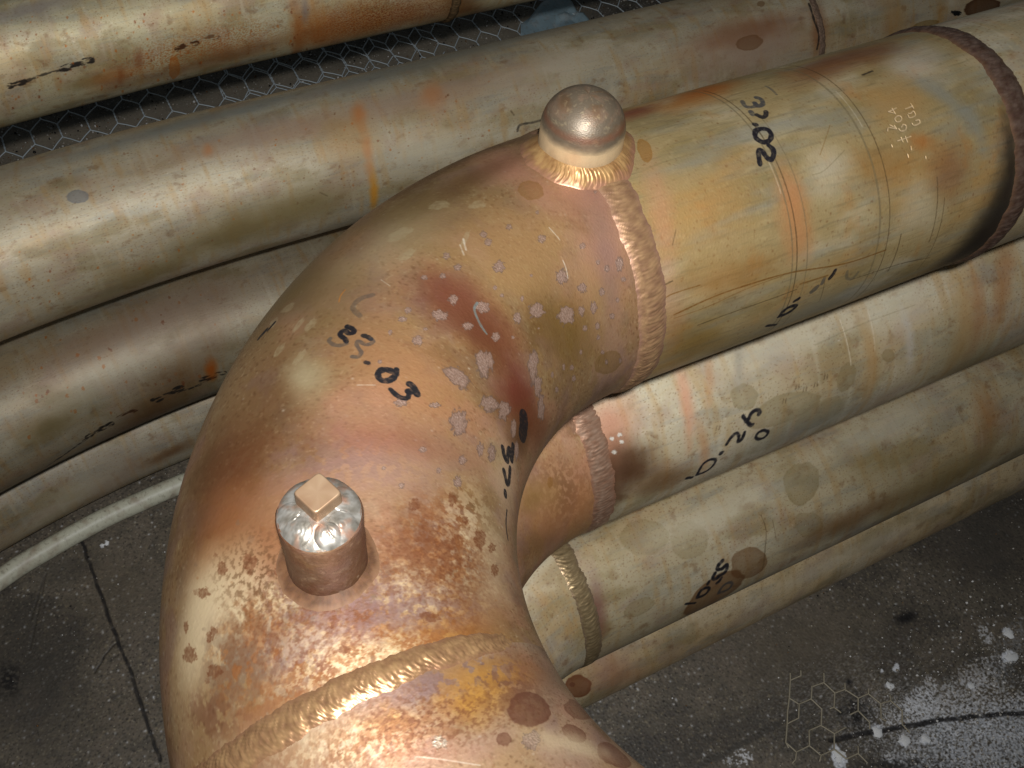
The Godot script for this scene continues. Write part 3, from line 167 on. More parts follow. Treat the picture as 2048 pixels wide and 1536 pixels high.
var FAR_PIPE := [
	["soft","orangedeep",0.2331,0.1069,0.03505,0.01934,1.36,0.4], ["soft","rust",0.2131,0.1078,0.04114,0.00693,1.57,0.6], ["soft","greyviolet",0.2226,0.0801,0.01376,0.00383,1.74,0.6], ["pepper","rust",0.2635,0.1055,0.06536,0.02695,-3.10,0.8],
	["soft","rust",0.2636,0.1089,0.05551,0.02187,-3.10,0.5], ["soft","rust",0.3485,0.1109,0.04874,0.02340,-3.04,0.35], ["pepper","rustdeep",0.2945,0.1041,0.05659,0.02638,-3.08,0.8], ["pepper","rust",0.1427,0.0922,0.05898,0.02053,-3.14,0.7],
	["soft","rust",0.1501,0.1091,0.04177,0.01413,-3.13,0.3], ["pepper","rust",0.0877,0.0946,0.05684,0.02077,3.09,0.7], ["pepper","rustdeep",0.3539,0.1103,0.04443,0.02255,-2.97,0.6], ["soft","rustdeep",0.0621,0.0908,0.01083,0.00423,1.81,0.5],
	["soft","rustdeep",0.0433,0.1023,0.01051,0.00341,1.77,0.5], ["soft","umber",0.3885,0.1170,0.03081,0.01717,-2.36,0.6], ["soft","olivedirt",0.0127,0.0992,0.02089,0.00757,3.06,0.6], ["soft","rust",0.0380,0.1007,0.02549,0.01014,3.08,0.5],
	["stain","orangedeep",0.0917,0.1112,0.01728,0.00542,1.66,0.5], ["soft","greyviolet",-0.0049,0.0294,0.04722,0.00710,3.11,0.6], ["soft","umber",0.1169,0.1126,0.09072,0.01074,3.09,0.4], ["smear","sootshade",0.00549,0.95,[Vector2(-0.0485,0.0848),Vector2(-0.0428,0.0841),Vector2(-0.0354,0.0843)]],
	["smear","sootshade",0.00647,0.97,[Vector2(-0.0034,0.0820),Vector2(0.0083,0.0809),Vector2(0.0226,0.0806)]], ["smear","sootshade",0.00249,0.7,[Vector2(-0.0354,0.0843),Vector2(-0.0202,0.0824),Vector2(-0.0020,0.0820)]], ["smear","sootbrown",0.00754,0.9,[Vector2(0.0973,0.0887),Vector2(0.1068,0.0872),Vector2(0.1159,0.0876)]], ["smear","sootbrown",0.00403,0.5,[Vector2(0.1230,0.0837),Vector2(0.1379,0.0870)]],
	["fleck","orangedeep",0.0751,0.0744,0.00093,0.00074,2.02,0.846625], ["fleck","rust",-0.0399,0.0710,0.00065,0.00047,2.11,0.721708], ["fleck","orangedeep",0.1208,0.0608,0.00152,0.00125,2.14,0.781392], ["fleck","orangedeep",0.0657,0.0998,0.00121,0.00078,1.72,0.595205],
	["fleck","rustdeep",-0.0153,0.0739,0.00066,0.00049,2.08,0.653466], ["fleck","orangedeep",0.1540,0.0700,0.00114,0.00097,2.03,0.769694], ["fleck","rust",0.1444,0.0864,0.00074,0.00059,1.74,0.864552], ["fleck","orangedeep",0.0589,0.0702,0.00066,0.00052,2.08,0.78352],
	["fleck","rust",-0.0374,0.0636,0.00147,0.00109,2.14,0.555657], ["fleck","rustdeep",0.0095,0.0961,0.00082,0.00053,1.83,0.50155], ["fleck","rust",0.1577,0.0757,0.00095,0.00081,1.92,0.503301], ["fleck","rustdeep",-0.0228,0.0759,0.00067,0.00049,2.07,0.533935],
	["fleck","orangedeep",0.0750,0.1223,0.00376,0.00135,1.57,0.659254], ["fleck","orangedeep",0.1256,0.0647,0.00092,0.00076,2.11,0.875886], ["fleck","rustdeep",0.1478,0.0657,0.00113,0.00095,2.10,0.77329], ["fleck","orangedeep",0.1782,0.1121,0.00120,0.00062,1.47,0.847464],
	["fleck","rustdeep",0.0492,0.1182,0.00191,0.00079,1.62,0.701965], ["fleck","rust",0.1438,0.1183,0.00143,0.00061,1.50,0.543986], ["fleck","rust",0.1890,0.0893,0.00108,0.00085,1.60,0.579509], ["fleck","rustdeep",0.2069,0.1153,0.00309,0.00145,1.42,0.631485],
	["fleck","rust",0.0709,0.0633,0.00151,0.00120,2.13,0.629884], ["fleck","rustdeep",-0.0241,0.0835,0.00070,0.00050,2.00,0.81364], ["fleck","rust",-0.0443,0.0966,0.00189,0.00116,1.90,0.638431], ["fleck","rust",0.1576,0.0969,0.00086,0.00060,1.58,0.759141],
	["fleck","rustdeep",-0.0264,0.0958,0.00137,0.00086,1.88,0.647744], ["fleck","orangedeep",0.1320,0.0702,0.00113,0.00095,2.04,0.520202], ["fleck","orangedeep",0.2174,0.0844,0.00103,0.00086,1.60,0.742623], ["fleck","rust",-0.0256,0.0353,0.00094,0.00067,2.00,0.617696],
	["fleck","orangedeep",-0.0474,0.0983,0.00142,0.00085,1.88,0.692367], ["fleck","rustdeep",0.0146,0.1252,0.00306,0.00094,1.63,0.547172], ["fleck","rustdeep",0.0690,0.0583,0.00150,0.00119,2.15,0.854871], ["fleck","rust",-0.0069,0.0928,0.00180,0.00119,1.89,0.539691],
	["fleck","rustdeep",-0.0308,0.0741,0.00091,0.00067,2.08,0.828152], ["fleck","orangedeep",-0.0107,0.0999,0.00087,0.00052,1.83,0.57034], ["fleck","orangedeep",0.0700,0.0869,0.00170,0.00127,1.85,0.56922], ["fleck","rustdeep",0.0707,0.1264,0.00195,0.00058,1.56,0.511509],
	["fleck","rustdeep",0.2229,0.1329,0.00555,0.00108,1.37,0.710796], ["fleck","orangedeep",0.1169,0.1108,0.00191,0.00100,1.56,0.789971], ["fleck","rust",0.1472,0.0689,0.00154,0.00131,2.05,0.524179], ["fleck","rust",0.1893,0.1119,0.00120,0.00062,1.45,0.597457],
	["fleck","orangedeep",0.0741,0.0742,0.00155,0.00123,2.02,0.5144], ["fleck","rust",0.1066,0.0946,0.00188,0.00133,1.70,0.735423], ["fleck","orangedeep",-0.0092,0.0361,0.00094,0.00067,2.01,0.525951], ["fleck","orangedeep",0.0456,0.0777,0.00157,0.00121,2.00,0.781418],
	["fleck","orangedeep",-0.0118,0.0400,0.00112,0.00082,2.05,0.68554], ["fleck","rust",0.0761,0.0598,0.00151,0.00120,2.14,0.833114], ["fleck","rust",-0.0120,0.0616,0.00088,0.00067,2.14,0.811994], ["fleck","orangedeep",0.0118,0.0550,0.00064,0.00049,2.14,0.548036],
	["fleck","orangedeep",0.2075,0.1461,0.00089,0.00007,-3.13,0.796422], ["fleck","rustdeep",0.0735,0.0845,0.00122,0.00093,1.88,0.532454], ["fleck","orangedeep",-0.0485,0.0944,0.00110,0.00069,1.92,0.675702], ["fleck","rustdeep",0.2096,0.0762,0.00070,0.00061,1.81,0.819988],
	["fleck","rustdeep",-0.0205,0.0526,0.00108,0.00081,2.13,0.849939], ["fleck","rust",0.1173,0.1009,0.00126,0.00081,1.62,0.515557], ["fleck","orangedeep",0.0070,0.0644,0.00149,0.00113,2.13,0.85063], ["fleck","orangedeep",0.2019,0.1461,0.00052,0.00004,-3.13,0.627071],
	["fleck","rustdeep",0.0155,0.0849,0.00165,0.00120,1.95,0.638777], ["fleck","orangedeep",0.1759,0.0893,0.00107,0.00084,1.63,0.610555], ["fleck","rust",0.0704,0.0908,0.00177,0.00128,1.80,0.654009], ["fleck","orangedeep",0.0487,0.0490,0.00066,0.00050,2.13,0.627006],
	["fleck","rustdeep",-0.0265,0.0483,0.00108,0.00080,2.11,0.858656], ["fleck","rustdeep",0.2090,0.0789,0.00163,0.00142,1.74,0.739804], ["fleck","orangedeep",0.2049,0.1094,0.00261,0.00145,1.44,0.778803], ["fleck","rust",0.1612,0.0699,0.00155,0.00133,2.03,0.590939],
	["fleck","rust",0.1416,0.1101,0.00112,0.00060,1.53,0.786767], ["fleck","orangedeep",0.0265,0.0804,0.00069,0.00052,1.99,0.504321], ["fleck","rust",0.2029,0.0758,0.00096,0.00084,1.84,0.565319], ["fleck","rustdeep",-0.0283,0.1025,0.00209,0.00119,1.83,0.835902],
	["fleck","rustdeep",0.0520,0.0871,0.00102,0.00075,1.88,0.776085], ["fleck","rust",0.0511,0.0642,0.00110,0.00087,2.12,0.726925], ["fleck","rustdeep",0.1626,0.1133,0.00171,0.00085,1.49,0.568618], ["fleck","rust",0.0238,0.1138,0.00202,0.00094,1.68,0.709018],
	["fleck","rust",0.1523,0.0877,0.00076,0.00059,1.70,0.61398], ["fleck","orangedeep",0.0872,0.0830,0.00099,0.00077,1.88,0.63242], ["fleck","rustdeep",0.1515,0.0830,0.00072,0.00059,1.78,0.611435], ["fleck","rust",0.0406,0.0853,0.00072,0.00053,1.91,0.55382],
	["fleck","orangedeep",0.0080,0.0792,0.00158,0.00117,2.02,0.706145], ["fleck","rustdeep",0.1752,0.0992,0.00090,0.00061,1.53,0.899592], ["fleck","rust",0.2036,0.1126,0.00284,0.00145,1.43,0.524362], ["fleck","rust",0.1677,0.0881,0.00176,0.00139,1.66,0.752858],
	["fleck","rustdeep",0.2122,0.1030,0.00136,0.00087,1.45,0.533955], ["fleck","rustdeep",0.0367,0.1149,0.00284,0.00129,1.66,0.574533], ["fleck","rustdeep",0.0846,0.1251,0.00312,0.00100,1.55,0.589183], ["fleck","rustdeep",0.2250,0.0794,0.00099,0.00086,1.69,0.832925],
	["fleck","rust",0.0359,0.0520,0.00110,0.00084,2.14,0.514424], ["fleck","rust",0.0525,0.1037,0.00217,0.00129,1.70,0.885841], ["fleck","rustdeep",-0.0220,0.0458,0.00089,0.00066,2.09,0.784391], ["fleck","rustdeep",0.1156,0.1106,0.00259,0.00137,1.57,0.560834],
	["fleck","orangedeep",0.0421,0.1269,0.00460,0.00132,1.59,0.614217], ["fleck","rustdeep",0.0837,0.0631,0.00065,0.00053,2.13,0.885709], ["fleck","rustdeep",0.0922,0.0690,0.00112,0.00091,2.08,0.505576], ["fleck","rust",0.0173,0.0433,0.00152,0.00114,2.09,0.872653],
	["fleck","rust",-0.0276,0.1069,0.00137,0.00072,1.79,0.788281], ["fleck","orangedeep",0.0249,0.0624,0.00064,0.00050,2.13,0.767495], ["fleck","rust",0.0649,0.0663,0.00111,0.00088,2.11,0.723823], ["fleck","rustdeep",-0.0081,0.0895,0.00104,0.00071,1.92,0.888984],
	["fleck","rustdeep",-0.0122,0.0505,0.00108,0.00081,2.12,0.675471], ["fleck","orangedeep",0.0387,0.1019,0.00091,0.00055,1.74,0.782328], ["fleck","orangedeep",0.1360,0.1318,0.00279,0.00061,1.47,0.728969], ["fleck","rustdeep",0.0791,0.1128,0.00199,0.00098,1.61,0.764973],
	["fleck","orangedeep",0.1935,0.0891,0.00179,0.00142,1.59,0.564478], ["fleck","rust",0.0983,0.0713,0.00113,0.00092,2.05,0.674472], ["fleck","orangedeep",0.2170,0.0964,0.00087,0.00063,1.47,0.852161], ["fleck","rust",0.1692,0.1061,0.00143,0.00085,1.51,0.603848],
	["fleck","rustdeep",0.0786,0.0548,0.00151,0.00120,2.15,0.881346], ["fleck","rust",-0.0017,0.0871,0.00124,0.00087,1.94,0.697801], ["fleck","orangedeep",0.0433,0.0495,0.00111,0.00085,2.13,0.88943], ["fleck","rustdeep",0.2133,0.1461,0.00073,0.00006,-3.13,0.511868],
	["fleck","rustdeep",0.0409,0.0438,0.00066,0.00050,2.10,0.730873], ["fleck","rustdeep",0.0038,0.0844,0.00164,0.00118,1.96,0.60963], ["fleck","rustdeep",0.2156,0.0847,0.00075,0.00062,1.60,0.709769], ["fleck","orangedeep",0.0250,0.1104,0.00251,0.00127,1.70,0.57924],
	["fleck","rustdeep",0.0725,0.0943,0.00186,0.00129,1.76,0.757724], ["fleck","orangedeep",0.0305,0.0928,0.00181,0.00124,1.84,0.736143], ["fleck","orangedeep",0.1187,0.0866,0.00074,0.00058,1.78,0.663075], ["fleck","rust",0.1565,0.1082,0.00107,0.00061,1.52,0.565057],
	["fleck","rustdeep",0.2086,0.1059,0.00240,0.00145,1.44,0.66519], ["fleck","rustdeep",0.0888,0.0599,0.00065,0.00053,2.14,0.61395], ["fleck","rustdeep",0.1425,0.0669,0.00113,0.00095,2.09,0.567968], ["fleck","rustdeep",-0.0520,0.1069,0.00228,0.00117,1.82,0.881228],
]
var UPPER_PIPE := [
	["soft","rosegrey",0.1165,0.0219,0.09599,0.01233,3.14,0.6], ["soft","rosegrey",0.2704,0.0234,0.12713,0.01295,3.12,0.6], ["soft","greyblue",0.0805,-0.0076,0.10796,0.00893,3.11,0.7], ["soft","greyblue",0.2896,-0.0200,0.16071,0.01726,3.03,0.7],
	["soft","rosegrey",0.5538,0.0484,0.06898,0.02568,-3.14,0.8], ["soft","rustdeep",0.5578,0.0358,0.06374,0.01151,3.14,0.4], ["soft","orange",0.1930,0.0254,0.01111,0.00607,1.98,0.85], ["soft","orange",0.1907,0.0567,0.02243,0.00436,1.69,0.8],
	["soft","ochreyellow",0.1901,0.0882,0.01955,0.00377,1.63,0.8], ["soft","orange",0.2550,0.0239,0.01362,0.01021,2.13,0.6], ["soft","orange",0.0767,0.0236,0.00570,0.00416,1.95,0.6], ["soft","ochre",0.1796,0.0425,0.02316,0.01872,-3.06,0.5],
	["soft","olivedirt",0.0817,0.0884,0.04793,0.01742,3.08,0.8], ["soft","olivedirt",0.1373,0.0832,0.03478,0.01823,-3.10,0.7], ["soft","olivedirt",-0.0075,0.1085,0.05780,0.01778,2.88,0.6], ["soft","olivedirt",-0.0802,0.1360,0.01135,0.00053,-3.13,0.5],
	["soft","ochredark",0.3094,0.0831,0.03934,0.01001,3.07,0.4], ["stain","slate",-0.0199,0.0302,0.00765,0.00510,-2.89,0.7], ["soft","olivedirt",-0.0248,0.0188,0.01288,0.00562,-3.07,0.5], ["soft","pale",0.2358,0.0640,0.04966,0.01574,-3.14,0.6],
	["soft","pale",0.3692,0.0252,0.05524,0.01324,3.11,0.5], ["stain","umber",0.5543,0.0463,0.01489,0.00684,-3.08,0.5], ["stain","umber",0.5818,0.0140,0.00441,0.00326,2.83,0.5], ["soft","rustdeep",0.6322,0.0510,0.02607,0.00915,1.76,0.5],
	["soft","ochre",0.7216,0.0594,0.02733,0.01843,1.44,0.5], ["stain","sootbrown",0.8363,0.0695,0.02632,0.00873,-3.00,0.85], ["spot","black",0.8005,0.0680,0.00792,0.00267,-2.83,1], ["soft","pale",0.7951,0.0572,0.00944,0.00711,-2.74,0.7],
	["soft","ochre",0.7792,0.0658,0.01923,0.00641,1.40,0.5], ["stain","olivedark",0.7608,0.0715,0.01880,0.00404,-3.11,0.5], ["line","sootshade",0.00256,0.85,[Vector2(0.6289,0.0257),Vector2(0.6279,0.0411),Vector2(0.6304,0.0550),Vector2(0.6277,0.0669)]], ["line","sootshade",0.00358,0.8,[Vector2(0.6315,0.0441),Vector2(0.6319,0.0575)]],
	["line","sootshade",0.00213,0.7,[Vector2(0.3172,0.0684),Vector2(0.3201,0.0642),Vector2(0.3315,0.0648),Vector2(0.3408,0.0649)]], ["line","scratchdark",0.00126,0.6,[Vector2(0.3145,0.0516),Vector2(0.3163,0.0552)]], ["line","scratchdark",0.00080,0.5,[Vector2(0.1468,0.0751),Vector2(0.1520,0.0796)]], ["fleck","umber",0.1415,0.0711,0.00057,0.00046,1.68,0.699181],
	["fleck","rustdeep",0.0234,0.0080,0.00088,0.00051,1.79,0.517307], ["fleck","rust",0.2506,0.0401,0.00057,0.00048,2.14,0.355901], ["fleck","rust",0.0055,0.0308,0.00115,0.00085,1.94,0.692866], ["fleck","rust",-0.0525,0.0591,0.00109,0.00080,2.00,0.409508],
	["fleck","rust",0.3125,0.0013,0.00124,0.00061,2.05,0.742583], ["fleck","rust",0.0112,0.0929,0.00091,0.00052,1.71,0.773439], ["fleck","orangedeep",0.1655,0.0955,0.00179,0.00105,1.43,0.359707], ["fleck","rustdeep",0.0577,0.0903,0.00118,0.00073,1.65,0.499335],
	["fleck","rustdeep",0.2238,0.0577,0.00091,0.00082,1.85,0.489481], ["fleck","rust",0.2268,0.0486,0.00092,0.00080,2.06,0.566548], ["fleck","orangedeep",0.1948,0.0083,0.00078,0.00046,1.97,0.730196], ["fleck","umber",-0.0754,0.0738,0.00091,0.00061,1.95,0.610333],
	["fleck","rust",-0.0569,0.0076,0.00084,0.00047,1.70,0.403559], ["fleck","orangedeep",-0.0000,0.0774,0.00125,0.00087,1.84,0.580623], ["fleck","rustdeep",0.2654,0.0285,0.00136,0.00103,2.13,0.615394], ["fleck","rustdeep",0.2144,0.0388,0.00095,0.00078,2.11,0.54484],
	["fleck","rust",0.3045,0.0244,0.00112,0.00081,2.15,0.502982], ["fleck","orangedeep",0.2703,0.0543,0.00092,0.00085,1.93,0.487777], ["fleck","umber",0.2152,0.0612,0.00092,0.00082,1.75,0.422688], ["fleck","rustdeep",-0.0727,0.0950,0.00161,0.00083,1.82,0.456801],
	["fleck","umber",0.1285,0.0792,0.00133,0.00100,1.61,0.415533], ["fleck","orangedeep",0.2927,0.0626,0.00124,0.00114,1.45,0.727293], ["fleck","umber",-0.0367,0.0690,0.00066,0.00048,1.95,0.397984], ["fleck","orangedeep",0.0867,0.0186,0.00135,0.00091,1.92,0.413541],
	["fleck","umber",0.2679,0.0609,0.00070,0.00064,1.62,0.782059], ["fleck","orangedeep",0.1785,0.0344,0.00095,0.00075,2.08,0.561536], ["fleck","umber",0.2751,0.0146,0.00093,0.00060,2.08,0.74051], ["fleck","rustdeep",-0.0130,0.0488,0.00083,0.00064,2.01,0.70371],
	["fleck","orangedeep",0.2039,0.0672,0.00057,0.00049,1.61,0.513544], ["fleck","orangedeep",0.1860,0.0311,0.00127,0.00098,2.08,0.696386], ["fleck","rust",0.1801,0.0323,0.00097,0.00075,2.08,0.611297], ["fleck","orangedeep",-0.0698,0.0531,0.00082,0.00060,2.01,0.652239],
	["fleck","orangedeep",0.0784,0.0778,0.00099,0.00073,1.72,0.473244], ["fleck","orangedeep",0.0321,0.0902,0.00151,0.00093,1.70,0.76505], ["fleck","orangedeep",-0.0268,0.0819,0.00131,0.00085,1.84,0.780432], ["fleck","rust",0.1063,0.0523,0.00065,0.00054,2.00,0.726479],
	["fleck","umber",0.2777,0.0485,0.00056,0.00050,2.10,0.427322], ["fleck","orangedeep",0.2085,0.0572,0.00118,0.00105,1.88,0.630682], ["fleck","rust",0.2049,0.0620,0.00055,0.00049,1.75,0.42201], ["fleck","rust",0.0744,0.0625,0.00066,0.00053,1.91,0.633889],
	["fleck","rust",-0.0579,0.0469,0.00061,0.00046,2.00,0.374364], ["fleck","umber",-0.0235,0.0341,0.00064,0.00047,1.94,0.437012], ["fleck","rustdeep",-0.0597,0.0464,0.00106,0.00079,2.00,0.615574], ["fleck","orangedeep",-0.0054,0.0860,0.00064,0.00041,1.78,0.532419],
	["fleck","orangedeep",0.0230,0.0420,0.00051,0.00039,2.01,0.783967], ["fleck","orangedeep",0.1249,0.0329,0.00093,0.00072,2.04,0.777996], ["fleck","umber",0.0298,0.0371,0.00065,0.00050,1.99,0.534159], ["fleck","rust",0.1234,0.0532,0.00114,0.00095,1.99,0.420549],
	["fleck","rust",0.0579,0.0478,0.00064,0.00051,2.02,0.623874], ["fleck","umber",0.0353,0.0853,0.00064,0.00043,1.72,0.398563], ["fleck","orangedeep",0.1222,0.0597,0.00066,0.00056,1.91,0.633255], ["fleck","rust",0.2606,0.0397,0.00125,0.00105,2.15,0.572035],
	["fleck","rust",0.0872,0.0677,0.00118,0.00094,1.83,0.618114], ["fleck","orangedeep",0.0001,0.0952,0.00165,0.00090,1.72,0.536971], ["fleck","orangedeep",0.0213,0.0959,0.00169,0.00092,1.68,0.414481], ["fleck","rust",-0.0694,0.0626,0.00110,0.00079,2.00,0.481896],
	["fleck","umber",0.2047,0.0799,0.00064,0.00049,1.43,0.589654], ["fleck","rust",0.0064,0.0897,0.00069,0.00042,1.74,0.570553], ["fleck","orangedeep",0.2325,0.0698,0.00097,0.00084,1.47,0.571519], ["fleck","rustdeep",0.3011,0.0521,0.00056,0.00052,2.02,0.692179],
	["fleck","orangedeep",0.0272,0.0524,0.00085,0.00066,2.00,0.679074], ["fleck","rustdeep",-0.0592,0.0368,0.00062,0.00046,1.95,0.351276], ["fleck","rust",0.1157,0.0659,0.00054,0.00045,1.81,0.356552], ["fleck","umber",0.2116,0.0441,0.00120,0.00102,2.10,0.564074],
	["fleck","umber",0.1656,0.0692,0.00094,0.00079,1.66,0.723511], ["fleck","orangedeep",-0.0615,0.0785,0.00125,0.00081,1.91,0.641778], ["fleck","umber",0.0955,0.0337,0.00069,0.00053,2.02,0.662855], ["fleck","umber",0.2504,0.0975,0.00114,0.00063,1.28,0.613634],
	["fleck","orangedeep",0.2387,0.0096,0.00099,0.00059,2.02,0.718817], ["fleck","orangedeep",0.2115,0.0644,0.00056,0.00049,1.66,0.675169], ["fleck","rustdeep",0.2917,0.1019,0.00229,0.00112,1.22,0.405519], ["fleck","rust",-0.0359,0.0589,0.00050,0.00038,2.00,0.797324],
	["fleck","rust",0.1817,0.0449,0.00068,0.00057,2.07,0.536271], ["fleck","rustdeep",-0.0232,0.0596,0.00051,0.00038,1.99,0.647095], ["fleck","umber",0.2026,0.0311,0.00059,0.00046,2.09,0.745306], ["fleck","umber",-0.0265,0.0437,0.00083,0.00063,2.00,0.570311],
	["fleck","rust",0.2811,0.0396,0.00058,0.00049,2.17,0.663783], ["fleck","rust",-0.0268,0.0603,0.00085,0.00063,1.99,0.468461], ["fleck","rust",0.1270,0.0286,0.00096,0.00072,2.02,0.713613], ["fleck","rust",0.2465,0.0464,0.00121,0.00105,2.11,0.409032],
	["fleck","rustdeep",-0.0616,0.0361,0.00050,0.00037,1.94,0.738523], ["fleck","umber",0.1040,0.0459,0.00114,0.00093,2.04,0.566211], ["fleck","umber",0.0279,0.0754,0.00057,0.00041,1.82,0.374147], ["fleck","rustdeep",-0.0370,0.0912,0.00087,0.00050,1.80,0.3877],
	["fleck","rust",0.2661,0.0497,0.00070,0.00062,2.07,0.66567], ["fleck","orangedeep",0.0458,0.0794,0.00100,0.00071,1.76,0.768743], ["fleck","rust",0.1735,0.0765,0.00132,0.00104,1.53,0.675225], ["fleck","orangedeep",0.0544,0.0323,0.00117,0.00088,1.98,0.582871],
	["fleck","umber",0.1336,0.0562,0.00066,0.00056,1.95,0.378477], ["fleck","rustdeep",-0.0514,0.0222,0.00069,0.00047,1.82,0.570513], ["fleck","rustdeep",0.2738,0.0646,0.00095,0.00086,1.46,0.542144], ["fleck","orangedeep",0.0159,0.0897,0.00149,0.00091,1.72,0.559508],
	["fleck","rustdeep",-0.0301,0.0191,0.00072,0.00048,1.82,0.518585], ["fleck","orangedeep",0.0482,0.0840,0.00079,0.00054,1.71,0.399607], ["fleck","rustdeep",0.2212,0.0725,0.00074,0.00062,1.46,0.566916], ["fleck","orangedeep",-0.0758,0.0876,0.00108,0.00063,1.87,0.772074],
	["fleck","rust",0.1687,0.0651,0.00119,0.00102,1.74,0.403061], ["fleck","rust",0.1713,0.0320,0.00072,0.00056,2.07,0.365089], ["fleck","umber",0.1818,0.0565,0.00054,0.00047,1.92,0.760253], ["fleck","umber",0.1762,0.0657,0.00069,0.00059,1.71,0.512657],
	["fleck","rust",-0.0669,0.0959,0.00165,0.00084,1.81,0.699129], ["fleck","umber",-0.0064,0.0243,0.00055,0.00039,1.88,0.67689], ["fleck","umber",0.0188,0.0464,0.00110,0.00085,2.01,0.426391], ["fleck","rustdeep",-0.0722,0.0784,0.00096,0.00062,1.92,0.672441],
	["fleck","umber",-0.0027,0.0758,0.00057,0.00040,1.86,0.374193], ["fleck","rustdeep",0.0215,0.0078,0.00153,0.00088,1.78,0.371555], ["fleck","rustdeep",0.2340,0.0457,0.00056,0.00048,2.10,0.777561], ["fleck","rust",-0.0141,0.0660,0.00114,0.00084,1.95,0.589089],
	["fleck","rustdeep",-0.0396,0.0337,0.00051,0.00037,1.93,0.593872], ["fleck","rustdeep",0.2680,0.0590,0.00070,0.00064,1.72,0.548545], ["fleck","rust",0.0504,0.0432,0.00112,0.00088,2.02,0.676537], ["fleck","rust",0.2721,0.0337,0.00131,0.00104,2.16,0.599509],
	["fleck","umber",-0.0266,0.0480,0.00083,0.00063,2.01,0.490794], ["fleck","rustdeep",-0.0182,0.0115,0.00081,0.00049,1.77,0.709464], ["fleck","rustdeep",0.2872,0.0651,0.00097,0.00087,1.39,0.571697], ["fleck","orangedeep",0.0043,0.0668,0.00088,0.00066,1.93,0.748488],
	["fleck","rustdeep",-0.0573,0.0723,0.00117,0.00081,1.94,0.75324], ["fleck","umber",0.1535,0.0729,0.00058,0.00047,1.63,0.414562], ["fleck","rustdeep",0.1666,0.0750,0.00060,0.00048,1.57,0.66553], ["fleck","rust",0.0078,0.0768,0.00125,0.00088,1.84,0.494575],
	["fleck","orangedeep",0.0409,0.0174,0.00133,0.00088,1.87,0.478485], ["fleck","rustdeep",-0.0599,0.0717,0.00054,0.00037,1.95,0.404748], ["fleck","orangedeep",0.2864,0.0805,0.00148,0.00112,1.23,0.777149], ["fleck","rust",0.1511,0.0265,0.00129,0.00095,2.03,0.513085],
	["fleck","rustdeep",0.0535,0.0030,0.00099,0.00052,1.79,0.470672], ["fleck","umber",0.1373,0.0611,0.00067,0.00057,1.87,0.694108], ["fleck","orangedeep",0.0780,0.0438,0.00087,0.00069,2.03,0.550624], ["fleck","umber",0.0003,0.0575,0.00063,0.00049,1.99,0.371793],
	["fleck","umber",0.1757,0.0197,0.00141,0.00097,2.01,0.618207], ["fleck","rustdeep",-0.0483,0.0765,0.00123,0.00082,1.91,0.443401], ["fleck","umber",-0.0853,0.0858,0.00079,0.00046,1.89,0.667276], ["fleck","orangedeep",0.0481,0.0467,0.00064,0.00051,2.02,0.719768],
	["fleck","orangedeep",0.0286,0.0509,0.00063,0.00050,2.01,0.508297], ["fleck","umber",-0.0041,0.0953,0.00076,0.00041,1.72,0.530386], ["fleck","umber",-0.0357,0.0783,0.00125,0.00084,1.88,0.366985], ["fleck","rust",-0.0053,0.0133,0.00105,0.00066,1.79,0.708412],
	["fleck","rustdeep",0.2006,0.0483,0.00118,0.00102,2.06,0.710167], ["fleck","umber",0.0703,0.0026,0.00101,0.00053,1.81,0.359998], ["fleck","umber",0.1662,0.0595,0.00117,0.00101,1.87,0.595545], ["fleck","rust",0.1753,0.0458,0.00054,0.00046,2.07,0.709407],
	["fleck","orangedeep",0.0475,0.0575,0.00064,0.00051,1.97,0.478878], ["fleck","orangedeep",-0.0720,0.0726,0.00117,0.00079,1.96,0.785881], ["fleck","rustdeep",-0.0817,0.0880,0.00082,0.00047,1.87,0.367006], ["fleck","orangedeep",-0.0585,0.0921,0.00118,0.00064,1.82,0.659454],
	["fleck","umber",0.2298,0.0714,0.00074,0.00063,1.45,0.582511], ["fleck","umber",0.2673,0.0274,0.00138,0.00103,2.13,0.78608], ["fleck","orangedeep",0.1696,0.0397,0.00069,0.00056,2.08,0.523999], ["fleck","rust",-0.0426,0.0652,0.00086,0.00063,1.97,0.749046],
	["fleck","rustdeep",0.0034,0.0331,0.00087,0.00065,1.95,0.753767],
]
